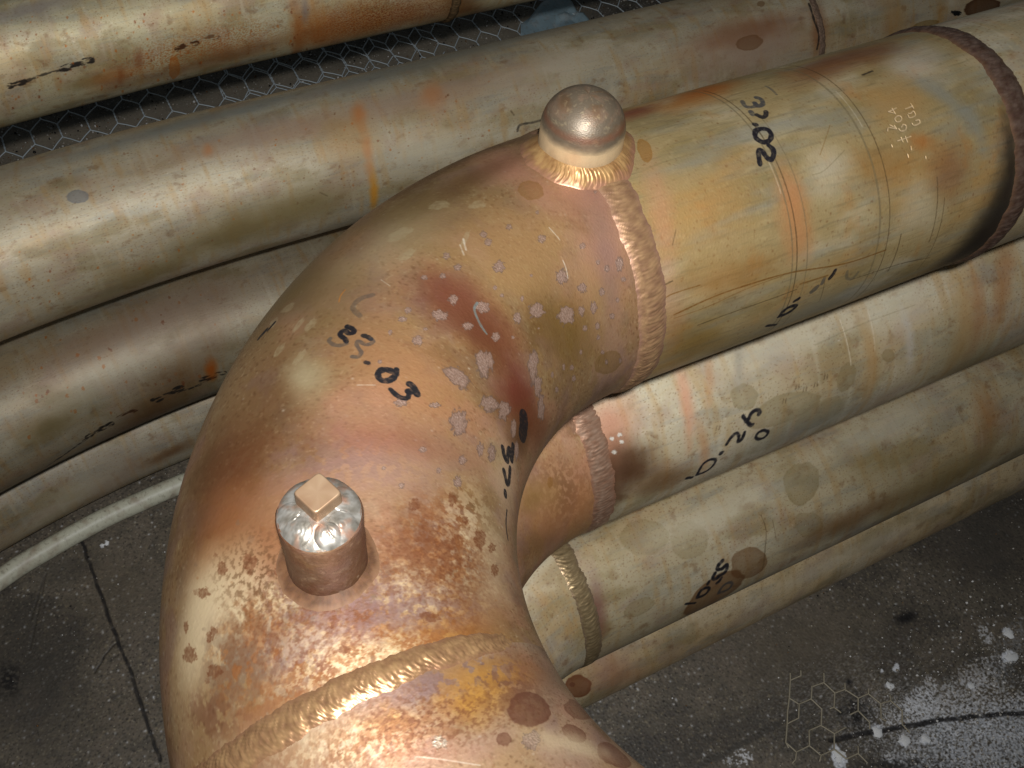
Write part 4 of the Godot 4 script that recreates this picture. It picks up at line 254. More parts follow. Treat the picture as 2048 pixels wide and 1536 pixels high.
var MIDDLE_PIPE := [
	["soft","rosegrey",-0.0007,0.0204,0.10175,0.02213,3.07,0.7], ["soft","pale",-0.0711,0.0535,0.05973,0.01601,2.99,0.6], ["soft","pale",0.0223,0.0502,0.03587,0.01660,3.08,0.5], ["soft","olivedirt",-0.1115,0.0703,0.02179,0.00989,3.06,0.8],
	["soft","umber",-0.0492,0.1241,0.11973,0.02852,2.43,0.6], ["soft","greyblue",-0.0335,-0.0101,0.07777,0.01016,3.01,0.4], ["soft","greyblue",-0.0738,0.1284,0.02021,0.00039,-3.14,0.5], ["smear","sootshade",0.00681,0.95,[Vector2(-0.0866,0.0971),Vector2(-0.0766,0.0953),Vector2(-0.0668,0.0948)]],
	["smear","sootshade",0.00276,0.85,[Vector2(-0.1201,0.1124),Vector2(-0.1021,0.1046),Vector2(-0.0869,0.0983)]], ["smear","sootbrown",0.00406,0.8,[Vector2(-0.0600,0.0900),Vector2(-0.0503,0.0895),Vector2(-0.0424,0.0915)]], ["smear","sootshade",0.00584,0.95,[Vector2(-0.0272,0.0869),Vector2(-0.0197,0.0909)]], ["smear","sootshade",0.00718,0.95,[Vector2(-0.0082,0.0876),Vector2(0.0006,0.0865)]],
	["smear","sootshade",0.00270,0.8,[Vector2(-0.0157,0.0861),Vector2(0.0032,0.0913),Vector2(0.0163,0.0912)]], ["smear","sootshade",0.00718,0.95,[Vector2(0.0187,0.0866),Vector2(0.0302,0.0878)]], ["smear","sootshade",0.00404,0.9,[Vector2(0.0322,0.0854),Vector2(0.0405,0.0884)]], ["soft","orangedeep",0.0293,0.0806,0.01197,0.00580,1.75,0.9],
	["smear","sootshade",0.00141,0.6,[Vector2(-0.1527,0.1288),Vector2(-0.1368,0.1210),Vector2(-0.1201,0.1124)]], ["fleck","rust",0.0000,0.0707,0.00228,0.00158,1.78,0.36657], ["fleck","rust",-0.0996,0.0446,0.00143,0.00106,1.92,0.696563], ["fleck","orangedeep",-0.0870,0.0667,0.00214,0.00145,1.88,0.592663],
	["fleck","orangedeep",-0.1070,0.0423,0.00142,0.00106,1.91,0.711514], ["fleck","rustdeep",-0.0195,0.0730,0.00175,0.00117,1.79,0.512963], ["fleck","rustdeep",-0.0458,0.0096,0.00088,0.00057,1.73,0.665336], ["fleck","orangedeep",0.0265,-0.0150,0.00156,0.00061,1.68,0.756244],
	["fleck","rustdeep",0.0029,0.0824,0.00269,0.00161,1.71,0.581593], ["fleck","orangedeep",-0.0213,0.0566,0.00076,0.00057,1.88,0.512619], ["fleck","rustdeep",-0.0151,0.0158,0.00083,0.00058,1.80,0.575071], ["fleck","rust",0.0018,0.0025,0.00201,0.00119,1.73,0.673552],
	["fleck","orangedeep",-0.0500,0.0061,0.00123,0.00076,1.70,0.584963], ["fleck","orangedeep",-0.0802,-0.0008,0.00205,0.00112,1.63,0.756997], ["fleck","orangedeep",-0.0120,0.0160,0.00222,0.00155,1.80,0.525125], ["fleck","rustdeep",-0.1192,0.0913,0.00117,0.00054,1.81,0.5403],
	["fleck","rustdeep",0.0066,0.0260,0.00207,0.00155,1.88,0.712549], ["fleck","rust",-0.1091,0.0461,0.00190,0.00141,1.92,0.702759], ["fleck","rust",-0.0459,-0.0178,0.00443,0.00156,1.59,0.486558], ["fleck","orangedeep",-0.0001,0.0864,0.00145,0.00081,1.69,0.656081],
	["fleck","rustdeep",-0.0547,0.0588,0.00102,0.00074,1.89,0.359843], ["fleck","rustdeep",-0.1032,0.0449,0.00142,0.00106,1.92,0.46534], ["fleck","rust",-0.0625,0.0826,0.00199,0.00114,1.78,0.767118], ["fleck","orangedeep",-0.0514,0.0349,0.00195,0.00148,1.89,0.565343],
	["fleck","orangedeep",-0.0935,0.0239,0.00150,0.00108,1.79,0.712133], ["fleck","orangedeep",-0.0735,0.0520,0.00196,0.00145,1.92,0.621364], ["fleck","orangedeep",-0.0653,0.0261,0.00200,0.00147,1.83,0.707048], ["fleck","orangedeep",0.0441,0.0139,0.00087,0.00060,1.84,0.552211],
	["fleck","orangedeep",-0.0995,-0.0293,0.00302,0.00056,1.50,0.673328], ["fleck","rustdeep",-0.0779,0.0836,0.00101,0.00056,1.80,0.419475], ["fleck","rustdeep",-0.0643,-0.0432,0.00787,0.00146,1.58,0.561005], ["fleck","orangedeep",-0.0997,0.0223,0.00101,0.00072,1.77,0.631517],
	["fleck","orangedeep",-0.0089,-0.0056,0.00117,0.00059,1.68,0.397444], ["fleck","orangedeep",-0.0130,0.0328,0.00075,0.00057,1.90,0.363881], ["fleck","rustdeep",-0.0342,0.0482,0.00074,0.00056,1.92,0.628155], ["fleck","rust",0.0180,0.0822,0.00269,0.00163,1.69,0.66221],
	["fleck","rust",0.0240,-0.0074,0.00166,0.00081,1.71,0.565624], ["fleck","orangedeep",-0.0509,0.0422,0.00193,0.00148,1.91,0.610694], ["fleck","rust",0.0253,0.0141,0.00173,0.00119,1.83,0.512064], ["fleck","rust",-0.1145,0.0363,0.00142,0.00105,1.87,0.473352],
	["fleck","rustdeep",-0.0415,0.0308,0.00148,0.00112,1.87,0.671203], ["fleck","orangedeep",-0.0836,0.0465,0.00096,0.00072,1.92,0.685461], ["fleck","rustdeep",0.0075,0.0193,0.00081,0.00059,1.84,0.778353], ["fleck","orangedeep",-0.0068,0.0625,0.00106,0.00078,1.84,0.544865],
	["fleck","rust",0.0401,-0.0042,0.00117,0.00061,1.74,0.596206], ["fleck","rustdeep",-0.0447,0.0359,0.00073,0.00056,1.90,0.383287], ["fleck","rustdeep",-0.0205,-0.0352,0.00764,0.00081,1.57,0.476768], ["fleck","rustdeep",-0.0981,0.0429,0.00190,0.00142,1.91,0.775285],
	["fleck","rust",-0.0132,0.0586,0.00103,0.00077,1.87,0.660885], ["fleck","orangedeep",-0.0125,0.0947,0.00131,0.00061,1.67,0.524008], ["fleck","rustdeep",-0.0069,0.0746,0.00238,0.00158,1.76,0.52888], ["fleck","orangedeep",0.0455,0.0421,0.00101,0.00080,1.93,0.455162],
	["fleck","orangedeep",-0.0400,0.0611,0.00156,0.00113,1.87,0.433317], ["fleck","rust",-0.1026,0.0548,0.00098,0.00071,1.92,0.383424], ["fleck","rustdeep",-0.1169,0.0334,0.00071,0.00053,1.85,0.64289], ["fleck","rustdeep",-0.0381,0.0539,0.00075,0.00056,1.90,0.59424],
	["fleck","rustdeep",0.0198,0.0059,0.00192,0.00120,1.77,0.561972], ["fleck","orangedeep",-0.0135,0.0756,0.00121,0.00079,1.77,0.547071], ["fleck","rustdeep",0.0333,0.0578,0.00104,0.00080,1.85,0.657782], ["fleck","orangedeep",-0.1273,0.0702,0.00220,0.00140,1.90,0.668745],
	["fleck","rust",-0.0709,0.0075,0.00119,0.00075,1.69,0.616495], ["fleck","orangedeep",-0.0895,0.0654,0.00159,0.00108,1.89,0.392155], ["fleck","orangedeep",-0.0072,-0.0349,0.01163,0.00122,1.58,0.402704], ["fleck","rust",0.0585,-0.0431,0.00115,0.00010,-3.13,0.658555],
	["fleck","rustdeep",0.0483,0.0201,0.00083,0.00060,1.88,0.501287], ["fleck","rustdeep",-0.0402,0.0328,0.00148,0.00112,1.89,0.654699], ["fleck","rust",-0.0101,0.0067,0.00124,0.00078,1.74,0.595596], ["fleck","orangedeep",-0.0867,0.0523,0.00195,0.00143,1.92,0.582906],
	["fleck","rustdeep",0.0028,0.0847,0.00210,0.00121,1.70,0.484576], ["fleck","rustdeep",-0.1236,0.0614,0.00076,0.00052,1.92,0.609226], ["fleck","rustdeep",0.0279,0.0698,0.00114,0.00081,1.76,0.418395],
]
var LOWER_PIPE := [
	["soft","rosegrey",-0.0956,0.1028,0.06147,0.03246,2.62,0.4], ["soft","umber",-0.1271,0.1257,0.02018,0.00044,-3.13,0.6], ["soft","pale",-0.1389,0.0898,0.05559,0.01776,2.83,0.6], ["soft","umber",-0.0293,0.0889,0.02819,0.00800,3.04,0.6],
]
var GROUND := [
	["soft","dirt",0.4538,-0.1754,0.09948,0.05931,-2.82,0.6], ["soft","dirtdark",0.7140,-0.1854,0.08249,0.05662,2.77,0.7], ["soft","dirtdark",-0.2032,-0.4471,0.06917,0.04786,1.43,0.6], ["soft","dirt",-0.1061,-0.5085,0.05239,0.04208,-1.97,0.5],
	["pepper","lime",0.5587,-0.0404,0.10345,0.04595,-3.00,0.95], ["crust","lime",0.5648,-0.0274,0.08731,0.03308,-2.97,0.9], ["pepper","lime",0.4969,-0.0804,0.07010,0.03470,-2.94,0.8], ["pepper","lime",0.4727,-0.1231,0.12470,0.04840,-3.05,0.22],
	["crust","lime",0.5530,-0.0740,0.06375,0.01718,-3.02,0.7], ["crust","limegrey",0.5572,-0.0261,0.09000,0.03362,-2.90,0.6], ["crust","limegrey",0.6509,-0.0872,0.04247,0.01280,2.78,0.5], ["spot","lime",0.6376,-0.0795,0.00974,0.00652,-3.07,0.95],
	["spot","lime",0.6551,-0.0995,0.00662,0.00505,-2.66,0.9], ["crust","lime",0.6315,-0.1050,0.01211,0.00730,1.94,0.85], ["spot","lime",0.4234,-0.0786,0.01333,0.00767,1.96,0.95], ["spot","lime",0.4710,-0.0817,0.00797,0.00595,2.70,0.9],
	["crust","lime",0.5237,-0.0829,0.01780,0.01287,2.72,0.9], ["crust","lime",0.5457,-0.0934,0.01055,0.00711,2.60,0.8], ["spot","lime",0.4872,-0.0639,0.00693,0.00506,2.70,0.85], ["spot","lime",0.5055,-0.0561,0.00635,0.00475,2.96,0.85],
	["spot","lime",0.5100,-0.1095,0.00448,0.00280,-2.89,0.85], ["crust","lime",0.3454,-0.1164,0.01018,0.00763,-2.93,0.9], ["crust","lime",0.3315,-0.1198,0.00465,0.00376,-3.04,0.8], ["crust","lime",0.4697,-0.0562,0.01222,0.00686,-2.82,0.9],
	["spot","lime",0.5815,-0.0752,0.00457,0.00330,2.91,0.9], ["spot","lime",0.5133,-0.1240,0.00264,0.00181,2.56,0.9], ["spot","lime",0.5289,-0.1204,0.00664,0.00349,2.66,0.9], ["soft","dirtblack",0.5733,-0.1563,0.01332,0.00582,-3.02,0.9],
	["mottle","dirtblack",-0.2174,-0.4640,0.01973,0.01217,1.53,0.9], ["mottle","dirtblack",0.4668,-0.1051,0.02487,0.01769,2.56,0.7], ["crust","lime",0.6005,-0.0834,0.03308,0.01062,-3.04,0.6], ["soft","black",0.4774,-0.1288,0.00359,0.00272,-3.12,0.8],
	["soft","black",0.4627,-0.0994,0.00421,0.00329,2.92,0.8], ["soft","black",0.4515,-0.1104,0.00391,0.00268,2.49,0.8], ["mottle","dirtblack",0.4653,-0.0511,0.05513,0.00865,-2.70,0.6], ["soft","dirtdark",-0.1528,-0.5538,0.02632,0.01726,-3.06,0.5],
	["crack","dirtblack",0.00312,0.8,[Vector2(-0.1320,-0.5803),Vector2(-0.1305,-0.5523),Vector2(-0.1274,-0.5071),Vector2(-0.1241,-0.4656),Vector2(-0.1198,-0.4250),Vector2(-0.1180,-0.3765),Vector2(-0.1156,-0.3373)]], ["crack","dirtblack",0.00207,0.5,[Vector2(-0.1238,-0.4585),Vector2(-0.1371,-0.4515),Vector2(-0.1486,-0.4387)]], ["crack","dirtblack",0.00477,0.8,[Vector2(0.4258,-0.0946),Vector2(0.4731,-0.0807),Vector2(0.5065,-0.0707),Vector2(0.5496,-0.0570),Vector2(0.6088,-0.0342)]], ["line","dirtdark",0.00597,0.6,[Vector2(0.3060,-0.1283),Vector2(0.3486,-0.1270),Vector2(0.3939,-0.1274),Vector2(0.4164,-0.1268)]],
	["crack","dirtdark",0.00215,0.5,[Vector2(-0.1916,-0.5151),Vector2(-0.1708,-0.5564),Vector2(-0.1967,-0.4852)]], ["spot","lime",-0.1150,-0.5650,0.00298,0.00225,1.42,0.8], ["spot","lime",-0.1103,-0.5665,0.00299,0.00226,1.42,0.8], ["soft","litfloor",-0.0844,-1.2206,0.05691,0.03801,3.07,0.6],
	["soft","litfloor",-0.0184,-1.2216,0.05891,0.03857,3.05,0.6], ["soft","litfloor",0.0498,-1.2225,0.06105,0.03914,3.03,0.6], ["soft","litfloor",0.1203,-1.2235,0.06333,0.03971,3.02,0.6], ["soft","litfloor",0.1933,-1.2245,0.06575,0.04028,3.01,0.6],  # pale strip behind the pipes: light on the floor put into its colour
	["soft","litfloor",0.2689,-1.2256,0.06833,0.04086,3.00,0.6], ["soft","litfloor",0.3473,-1.2267,0.07107,0.04146,2.99,0.6], ["soft","litfloor",0.4285,-1.2279,0.07400,0.04206,2.98,0.6], ["soft","litfloor",0.5127,-1.2290,0.07712,0.04268,2.97,0.6],
	["soft","litfloor",0.6002,-1.2303,0.08044,0.04331,2.97,0.6], ["soft","litfloor",0.6911,-1.2316,0.08399,0.04395,2.96,0.6], ["soft","litfloor",0.7856,-1.2329,0.08778,0.04462,2.96,0.6],
]
var WIRES := [
	[Vector2(0.4304, -0.1606), Vector2(0.4263, -0.1552), Vector2(0.4149, -0.1418), Vector2(0.4056, -0.1322), Vector2(0.3988, -0.1237), Vector2(0.3871, -0.1103), Vector2(0.3866, -0.1055)],  # strand
	[Vector2(0.4411, -0.1582), Vector2(0.4380, -0.1542), Vector2(0.4263, -0.1552)],  # strand
	[Vector2(0.4413, -0.1413), Vector2(0.4331, -0.1322), Vector2(0.4199, -0.1332), Vector2(0.4112, -0.1229), Vector2(0.3991, -0.1235)],  # strand
	[Vector2(0.4597, -0.1466), Vector2(0.4539, -0.1393), Vector2(0.4413, -0.1413)],  # strand
	[Vector2(0.4539, -0.1393), Vector2(0.4570, -0.1270), Vector2(0.4476, -0.1164), Vector2(0.4505, -0.1097)],  # strand
	[Vector2(0.4716, -0.1299), Vector2(0.4679, -0.1253), Vector2(0.4570, -0.1270)],  # strand
	[Vector2(0.4679, -0.1253), Vector2(0.4740, -0.1135), Vector2(0.4661, -0.1040), Vector2(0.4688, -0.0913), Vector2(0.4651, -0.0862)],  # strand
	[Vector2(0.4888, -0.1162), Vector2(0.4855, -0.1124), Vector2(0.4740, -0.1135)],  # strand
	[Vector2(0.4855, -0.1124), Vector2(0.4897, -0.1002), Vector2(0.4810, -0.0889), Vector2(0.4838, -0.0850)],  # strand
	[Vector2(0.5032, -0.1021), Vector2(0.5004, -0.0979), Vector2(0.4897, -0.1002)],  # strand
	[Vector2(0.5004, -0.0979), Vector2(0.5037, -0.0859), Vector2(0.4952, -0.0760), Vector2(0.4967, -0.0672)],  # strand
	[Vector2(0.4331, -0.1322), Vector2(0.4361, -0.1201), Vector2(0.4261, -0.1085), Vector2(0.4131, -0.1096), Vector2(0.4049, -0.0986), Vector2(0.3907, -0.0993), Vector2(0.3858, -0.0943), Vector2(0.3814, -0.0931)],  # strand
	[Vector2(0.4149, -0.1418), Vector2(0.4196, -0.1334)],  # strand
	[Vector2(0.4261, -0.1085), Vector2(0.4324, -0.0972), Vector2(0.4234, -0.0861), Vector2(0.4091, -0.0871), Vector2(0.4047, -0.0835)],  # strand
	[Vector2(0.4324, -0.0972), Vector2(0.4462, -0.0970)],  # strand
	[Vector2(0.4049, -0.0986), Vector2(0.4091, -0.0871)],  # strand
	[Vector2(0.4234, -0.0861), Vector2(0.4279, -0.0747), Vector2(0.4408, -0.0735), Vector2(0.4452, -0.0788)],  # strand
	[Vector2(0.4408, -0.0735), Vector2(0.4431, -0.0632)],  # strand
	[Vector2(0.3871, -0.1103), Vector2(0.3907, -0.0993)],  # strand
	[Vector2(0.4476, -0.1164), Vector2(0.4436, -0.1174)],  # strand
	[Vector2(0.4661, -0.1040), Vector2(0.4575, -0.1046)],  # strand
]


class Path3:
	# The centreline of a pipe along X that turns towards +inner to the left of «bend_at».
	var y := 0.0
	var z := 0.0
	var bend_at := -100.0
	var rb := 1.0
	var k := Vector3.UP
	var e := Vector3(0, 0, 1)
	func _init(y_: float, z_: float, bend_at_ := -100.0, rb_ := 1.0, tilt := 0.0) -> void:
		y = y_; z = z_; bend_at = bend_at_; rb = rb_
		k = Vector3(0, cos(tilt), -sin(tilt)); e = Vector3(0, sin(tilt), cos(tilt))
	func at(s: float) -> Transform3D:
		var p := Vector3(s, y, z)
		if s >= bend_at:
			return Transform3D(Basis(Vector3(1, 0, 0), k, e), p)
		var a := (bend_at - s) / rb
		p = Vector3(bend_at - rb * sin(a), y, z) + rb * (1.0 - cos(a)) * e
		return Transform3D(Basis(Vector3(cos(a), 0, 0) - sin(a) * e, k, cos(a) * e + Vector3(sin(a), 0, 0)), p)
	func on(s: float, t: float, lift := 0.0) -> Vector3:
		var f := at(s)
		return f.origin + (0.05715 + lift) * (cos(t / 0.05715) * f.basis.y + sin(t / 0.05715) * f.basis.z)

class Coat:
	# The coat of a surface L metres long and C metres round: colours and relief painted in metres.
	var w := 0
	var h := 0
	var L := 0.0
	var C := 0.0
	var s0 := 0.0
	var img: Image
	var hgt: Image
	var rgh: Image
	var num := 1
	func _init(s0_: float, L_: float, C_: float, wide: int, high: int, base: Color, seed_: int) -> void:
		s0 = s0_; L = L_; C = C_; w = wide; h = high; num = seed_
		img = Image.create_empty(w, h, false, Image.FORMAT_RGBA8)
		img.fill(base)
		hgt = Image.create_empty(w, h, false, Image.FORMAT_RGBA8)
		hgt.fill(Color(0.5, 0.5, 0.5))
		rgh = Image.create_empty(w / 2, h / 2, false, Image.FORMAT_RGBA8)
		rgh.fill(Color(0.5, 0.5, 0.5))
	func field(scale: float, stretch: float, octaves: int, type := FastNoiseLite.TYPE_SIMPLEX_SMOOTH) -> Image:
		num += 1
		var n := FastNoiseLite.new()
		n.seed = num * 131 + 7
		n.noise_type = type
		n.fractal_octaves = octaves
		n.fractal_gain = 0.55
		if octaves > 3:
			n.domain_warp_enabled = true
			n.domain_warp_amplitude = 18.0
			n.domain_warp_frequency = 0.02
		var ppm := float(w) / L
		var k := maxf(1.0, scale * ppm / pow(2.0, octaves - 1) / 3.0)
		n.frequency = k / (scale * ppm)
		var iw := maxi(8, int(w / (k * maxf(stretch, 1.0))))
		var ih := maxi(8, int(h / (k * maxf(1.0 / stretch, 1.0))))
		return n.get_image(iw, ih, false, false, true)
	func tint(im: Image, col: Color, lo: float, hi: float, alpha: float) -> Image:
		var lut := PackedInt32Array()
		lut.resize(256)
		var rgb := int(col.r * 255.0 + 0.5) | (int(col.g * 255.0 + 0.5) << 8) | (int(col.b * 255.0 + 0.5) << 16)
		for i in 256:
			lut[i] = rgb | (int(255.0 * alpha * smoothstep(lo, hi, i / 255.0)) << 24)
		if im.get_format() != Image.FORMAT_L8:
			im.convert(Image.FORMAT_L8)
		var src := im.get_data()
		var out := PackedInt32Array()
		out.resize(src.size())
		for i in src.size():
			out[i] = lut[src[i]]
		return Image.create_from_data(im.get_width(), im.get_height(), false, Image.FORMAT_RGBA8, out.to_byte_array())
	func wash(col: Color, scale: float, lo: float, hi: float, alpha: float, stretch := 1.0, octaves := 4, rough := -1.0) -> void:
		var f := field(scale, stretch, octaves)
		var o := tint(f, col, lo, hi, alpha)
		if rough >= 0.0:
			var r := tint(f, Color(rough, rough, rough), lo, hi, alpha)
			r.resize(rgh.get_width(), rgh.get_height(), Image.INTERPOLATE_BILINEAR)
			rgh.blend_rect(r, Rect2i(0, 0, rgh.get_width(), rgh.get_height()), Vector2i.ZERO)
		o.resize(w, h, Image.INTERPOLATE_BILINEAR)
		img.blend_rect(o, Rect2i(0, 0, w, h), Vector2i.ZERO)
	func relief(scale: float, level: float, lo: float, hi: float, alpha: float, stretch := 1.0, octaves := 3) -> void:
		var o := tint(field(scale, stretch, octaves), Color(level, level, level), lo, hi, alpha)
		o.resize(w, h, Image.INTERPOLATE_BILINEAR)
		hgt.blend_rect(o, Rect2i(0, 0, w, h), Vector2i.ZERO)
	func px(s: float) -> float:
		return (s - s0) / L * w
	func py(t: float) -> float:
		return (t / C + 0.5) * h
	func blob(kind: String, col: Color, s: float, t: float, rs: float, rt: float, ang: float, alpha: float) -> void:
		num += 1
		var ca := cos(ang)
		var sa := sin(ang)
		var ex := sqrt(rs * rs * ca * ca + rt * rt * sa * sa) * (1.7 if kind == "soft" else 1.25)
		var ey := sqrt(rs * rs * sa * sa + rt * rt * ca * ca) * (1.7 if kind == "soft" else 1.25)
		var full := Vector2i(maxi(2, int(2.0 * ex / L * w)), maxi(2, int(2.0 * ey / C * h)))
		var most := 200 if kind == "mottle" else 150 if kind == "pepper" else 260 if kind == "crust" else 28 if kind == "soft" else 80 if kind == "stain" else 40
		var nx := mini(full.x, most)
		var ny := mini(full.y, most)
		var n := FastNoiseLite.new()
		n.seed = num * 37 + 11
		n.frequency = 1.0
		n.fractal_octaves = 4 if kind == "mottle" else 3
		n.fractal_gain = 0.6
		var small := minf(rs, rt)
		var im := Image.create_empty(nx, ny, false, Image.FORMAT_RGBA8)
		var up := Image.create_empty(nx, ny, false, Image.FORMAT_RGBA8)
		var raised := kind == "spot"
		for j in ny:
			for i in nx:
				var dx := ((i + 0.5) / nx * 2.0 - 1.0) * ex
				var dy := ((j + 0.5) / ny * 2.0 - 1.0) * ey
				var u := (dx * ca + dy * sa) / rs
				var v := (-dx * sa + dy * ca) / rt
				var d := sqrt(u * u + v * v)
				var a := 0.0
				var c := col
				match kind:
					"soft":
						d += 0.28 * n.get_noise_2d(dx / small * 0.5, dy / small * 0.5)
						a = exp(-1.15 * pow(maxf(d, 0.0), 2.3)) * smoothstep(1.65, 1.15, d)
					"spot":
						d += 0.5 * n.get_noise_2d(u * 1.3, v * 1.3)
						a = smoothstep(1.0, 0.8, d)
						if d > 0.62:
							c = col.darkened(0.3 * smoothstep(0.62, 0.9, d))
						else:
							var g := n.get_noise_2d(dx * 900.0 + 40.0, dy * 900.0)
							c = col.lightened(0.3 * maxf(g, 0.0)) if g > 0.0 else col.darkened(-0.25 * g)
						up.set_pixel(i, j, Color(1, 1, 1, 0.0).lerp(Color(0.5 + 0.5 * n.get_noise_2d(dx * 1200.0, dy * 1200.0 + 9.0), 0, 0, 1), a * 0.9))
					"stain":
						d += 0.14 * n.get_noise_2d(u * 0.8, v * 0.8)
						a = smoothstep(1.0, 0.93, d) * (0.82 + 0.18 * smoothstep(0.6, 0.96, d))
					"scuff":
						d += 0.4 * n.get_noise_2d(u * 0.8, v * 0.8)
						a = smoothstep(1.0, 0.7, d) * (0.75 + 0.5 * n.get_noise_2d(dx * 300.0, dy * 300.0))
					"pepper":
						var g3 := n.get_noise_2d(dx * 480.0, dy * 480.0)
						a = exp(-1.4 * d * d) * smoothstep(1.25, 0.8, d)
						a *= smoothstep(0.06, 0.22, g3 + 0.1 * n.get_noise_2d(dx * 90.0, dy * 90.0))
					"crust":
						var g4 := n.get_noise_2d(dx * 230.0, dy * 230.0) + 0.25 * n.get_noise_2d(dx * 60.0, dy * 60.0)
						a = smoothstep(0.02, 0.10, g4 + 0.28 * (0.75 - d)) * smoothstep(1.25, 0.9, d)
						a *= 0.75 + 0.6 * n.get_noise_2d(dx * 700.0, dy * 700.0)
					"fleck":
						d += 0.55 * n.get_noise_2d(u * 1.1, v * 1.1)
						a = smoothstep(1.0, 0.8, d) * (0.75 + 0.5 * n.get_noise_2d(dx * 700.0, dy * 700.0))
					"mottle":
						var g2 := n.get_noise_2d(dx * 170.0, dy * 170.0)
						a = exp(-1.6 * d * d) * smoothstep(1.25, 0.8, d)
						a *= smoothstep(-0.08, 0.14, g2 + 0.22 * (1.0 - d))
				im.set_pixel(i, j, Color(c.r, c.g, c.b, clampf(a * alpha, 0.0, 1.0)))
		im.resize(full.x, full.y, Image.INTERPOLATE_CUBIC)
		var to := Vector2i(int(px(s) - full.x * 0.5), int(py(t) - full.y * 0.5))
		img.blend_rect(im, Rect2i(Vector2i.ZERO, full), to)
		if raised and small > 0.0009:
			for j in ny:
				for i in nx:
					var q := up.get_pixel(i, j)
					up.set_pixel(i, j, Color(q.r, q.r, q.r, q.a))
			up.resize(full.x, full.y, Image.INTERPOLATE_BILINEAR)
			hgt.blend_rect(up, Rect2i(Vector2i.ZERO, full), to)
	func line(kind: String, col: Color, width: float, alpha: float, pts: Array) -> void:
		num += 1
		var q := PackedVector2Array()
		for i in pts.size() - 1:      # a smooth curve through the points
			var a: Vector2 = pts[maxi(i - 1, 0)]
			var b: Vector2 = pts[i]
			var c: Vector2 = pts[i + 1]
			var d: Vector2 = pts[mini(i + 2, pts.size() - 1)]
			for k in 5:
				q.append(b.cubic_interpolate(c, a, d, k / 5.0))
		q.append(pts[pts.size() - 1])
		var n := FastNoiseLite.new()
		n.seed = num
		n.frequency = 1.0
		var lo := Vector2(1e9, 1e9)
		var hi := -lo
		for i in q.size():
			if kind == "crack":
				q[i] += Vector2(n.get_noise_2d(q[i].x * 90.0, q[i].y * 90.0), n.get_noise_2d(q[i].y * 90.0, 5.0)) * 0.0016
			q[i] = Vector2(px(q[i].x), py(q[i].y))
			lo = lo.min(q[i])
			hi = hi.max(q[i])
		var sx := w / L
		var sy := h / C
		var wp := width * 0.5 * sx
		var asp := sx / sy
		var at := Vector2i((lo - Vector2(wp, wp) - Vector2(2, 2)).floor())
		var size := Vector2i((hi + Vector2(wp, wp) + Vector2(3, 3)).ceil()) - at
		var cov := PackedFloat32Array()
		cov.resize(size.x * size.y)
		for i in q.size() - 1:
			var a := q[i] - Vector2(at)
			var b := q[i + 1] - Vector2(at)
			var ab := Vector2(b.x - a.x, (b.y - a.y) * asp)
			var l2 := maxf(ab.length_squared(), 1e-6)
			var half := wp * (0.85 + 0.3 * n.get_noise_2d(i * 0.9, 3.0))
			if kind == "smear":
				half = wp * clampf(0.7 + 1.1 * n.get_noise_2d(i * 0.55, 3.0), 0.15, 1.2)
			for y in range(maxi(0, int(minf(a.y, b.y) - wp / asp - 2)), mini(size.y, int(maxf(a.y, b.y) + wp / asp + 3))):
				for x in range(maxi(0, int(minf(a.x, b.x) - wp - 2)), mini(size.x, int(maxf(a.x, b.x) + wp + 3))):
					var p := Vector2(x + 0.5 - a.x, (y + 0.5 - a.y) * asp)
					var f := clampf(p.dot(ab) / l2, 0.0, 1.0)
					var c := clampf(half - (p - ab * f).length() + 0.5, 0.0, 1.0) * minf(1.0, half * 2.0)
					var at_i := y * size.x + x
					if c > cov[at_i]:
						cov[at_i] = c
		var im := Image.create_empty(size.x, size.y, false, Image.FORMAT_RGBA8)
		var up := Image.create_empty(size.x, size.y, false, Image.FORMAT_RGBA8)
		for y in size.y:
			for x in size.x:
				var c := cov[y * size.x + x]
				if c > 0.0:
					var g := 0.98 + 0.7 * n.get_noise_2d(x * 0.1, y * 0.1)
					if kind == "smear":
						g = smoothstep(-0.35, 0.1, n.get_noise_2d(x * 0.06, y * 0.14))
					im.set_pixel(x, y, Color(col.r, col.g, col.b, clampf(c * alpha * minf(g, 1.0), 0.0, 1.0)))
					up.set_pixel(x, y, Color(0.1, 0.1, 0.1, c))
		img.blend_rect(im, Rect2i(Vector2i.ZERO, size), at)
		if kind == "cut" or kind == "crack":
			hgt.blend_rect(up, Rect2i(Vector2i.ZERO, size), at)
	func paint(marks: Array, colours: Dictionary) -> void:
		for m in marks:
			var c: Color = colours[m[1]]
			if m.size() == 8:
				blob(m[0], c, m[2], m[3], m[4], m[5], m[6], m[7])
			else:
				line(m[0], c, m[2], m[3], m[4])
	func material(metal: float, rough: float, relief_cm: float, bright := 1.0, vivid := 1.0) -> StandardMaterial3D:
		var m := StandardMaterial3D.new()
		if bright != 1.0 or vivid != 1.0:
			img.adjust_bcs(bright, 1.0, vivid)
		m.albedo_texture = ImageTexture.create_from_image(img)
		m.metallic = metal
		m.roughness = 1.0
		var f := Image.create_empty(rgh.get_width(), rgh.get_height(), false, Image.FORMAT_RGBA8)
		f.fill(Color(rough, rough, rough, 0.5))
		rgh.blend_rect(f, Rect2i(0, 0, f.get_width(), f.get_height()), Vector2i.ZERO)
		m.roughness_texture = ImageTexture.create_from_image(rgh)
		m.metallic_specular = 0.5
		if relief_cm > 0.0:
			var g: Image = hgt.duplicate()
			m.heightmap_enabled = true
			m.heightmap_texture = ImageTexture.create_from_image(g)
			m.heightmap_scale = relief_cm
		m.texture_repeat = true
		return m

# ------------------------------------------------------------------ builders

var taken := {}

func named(n: Node, called: String) -> void:
	n.name = called if not taken.has(called) else "%s_%03d" % [called, taken[called]]
	taken[called] = taken.get(called, 0) + 1

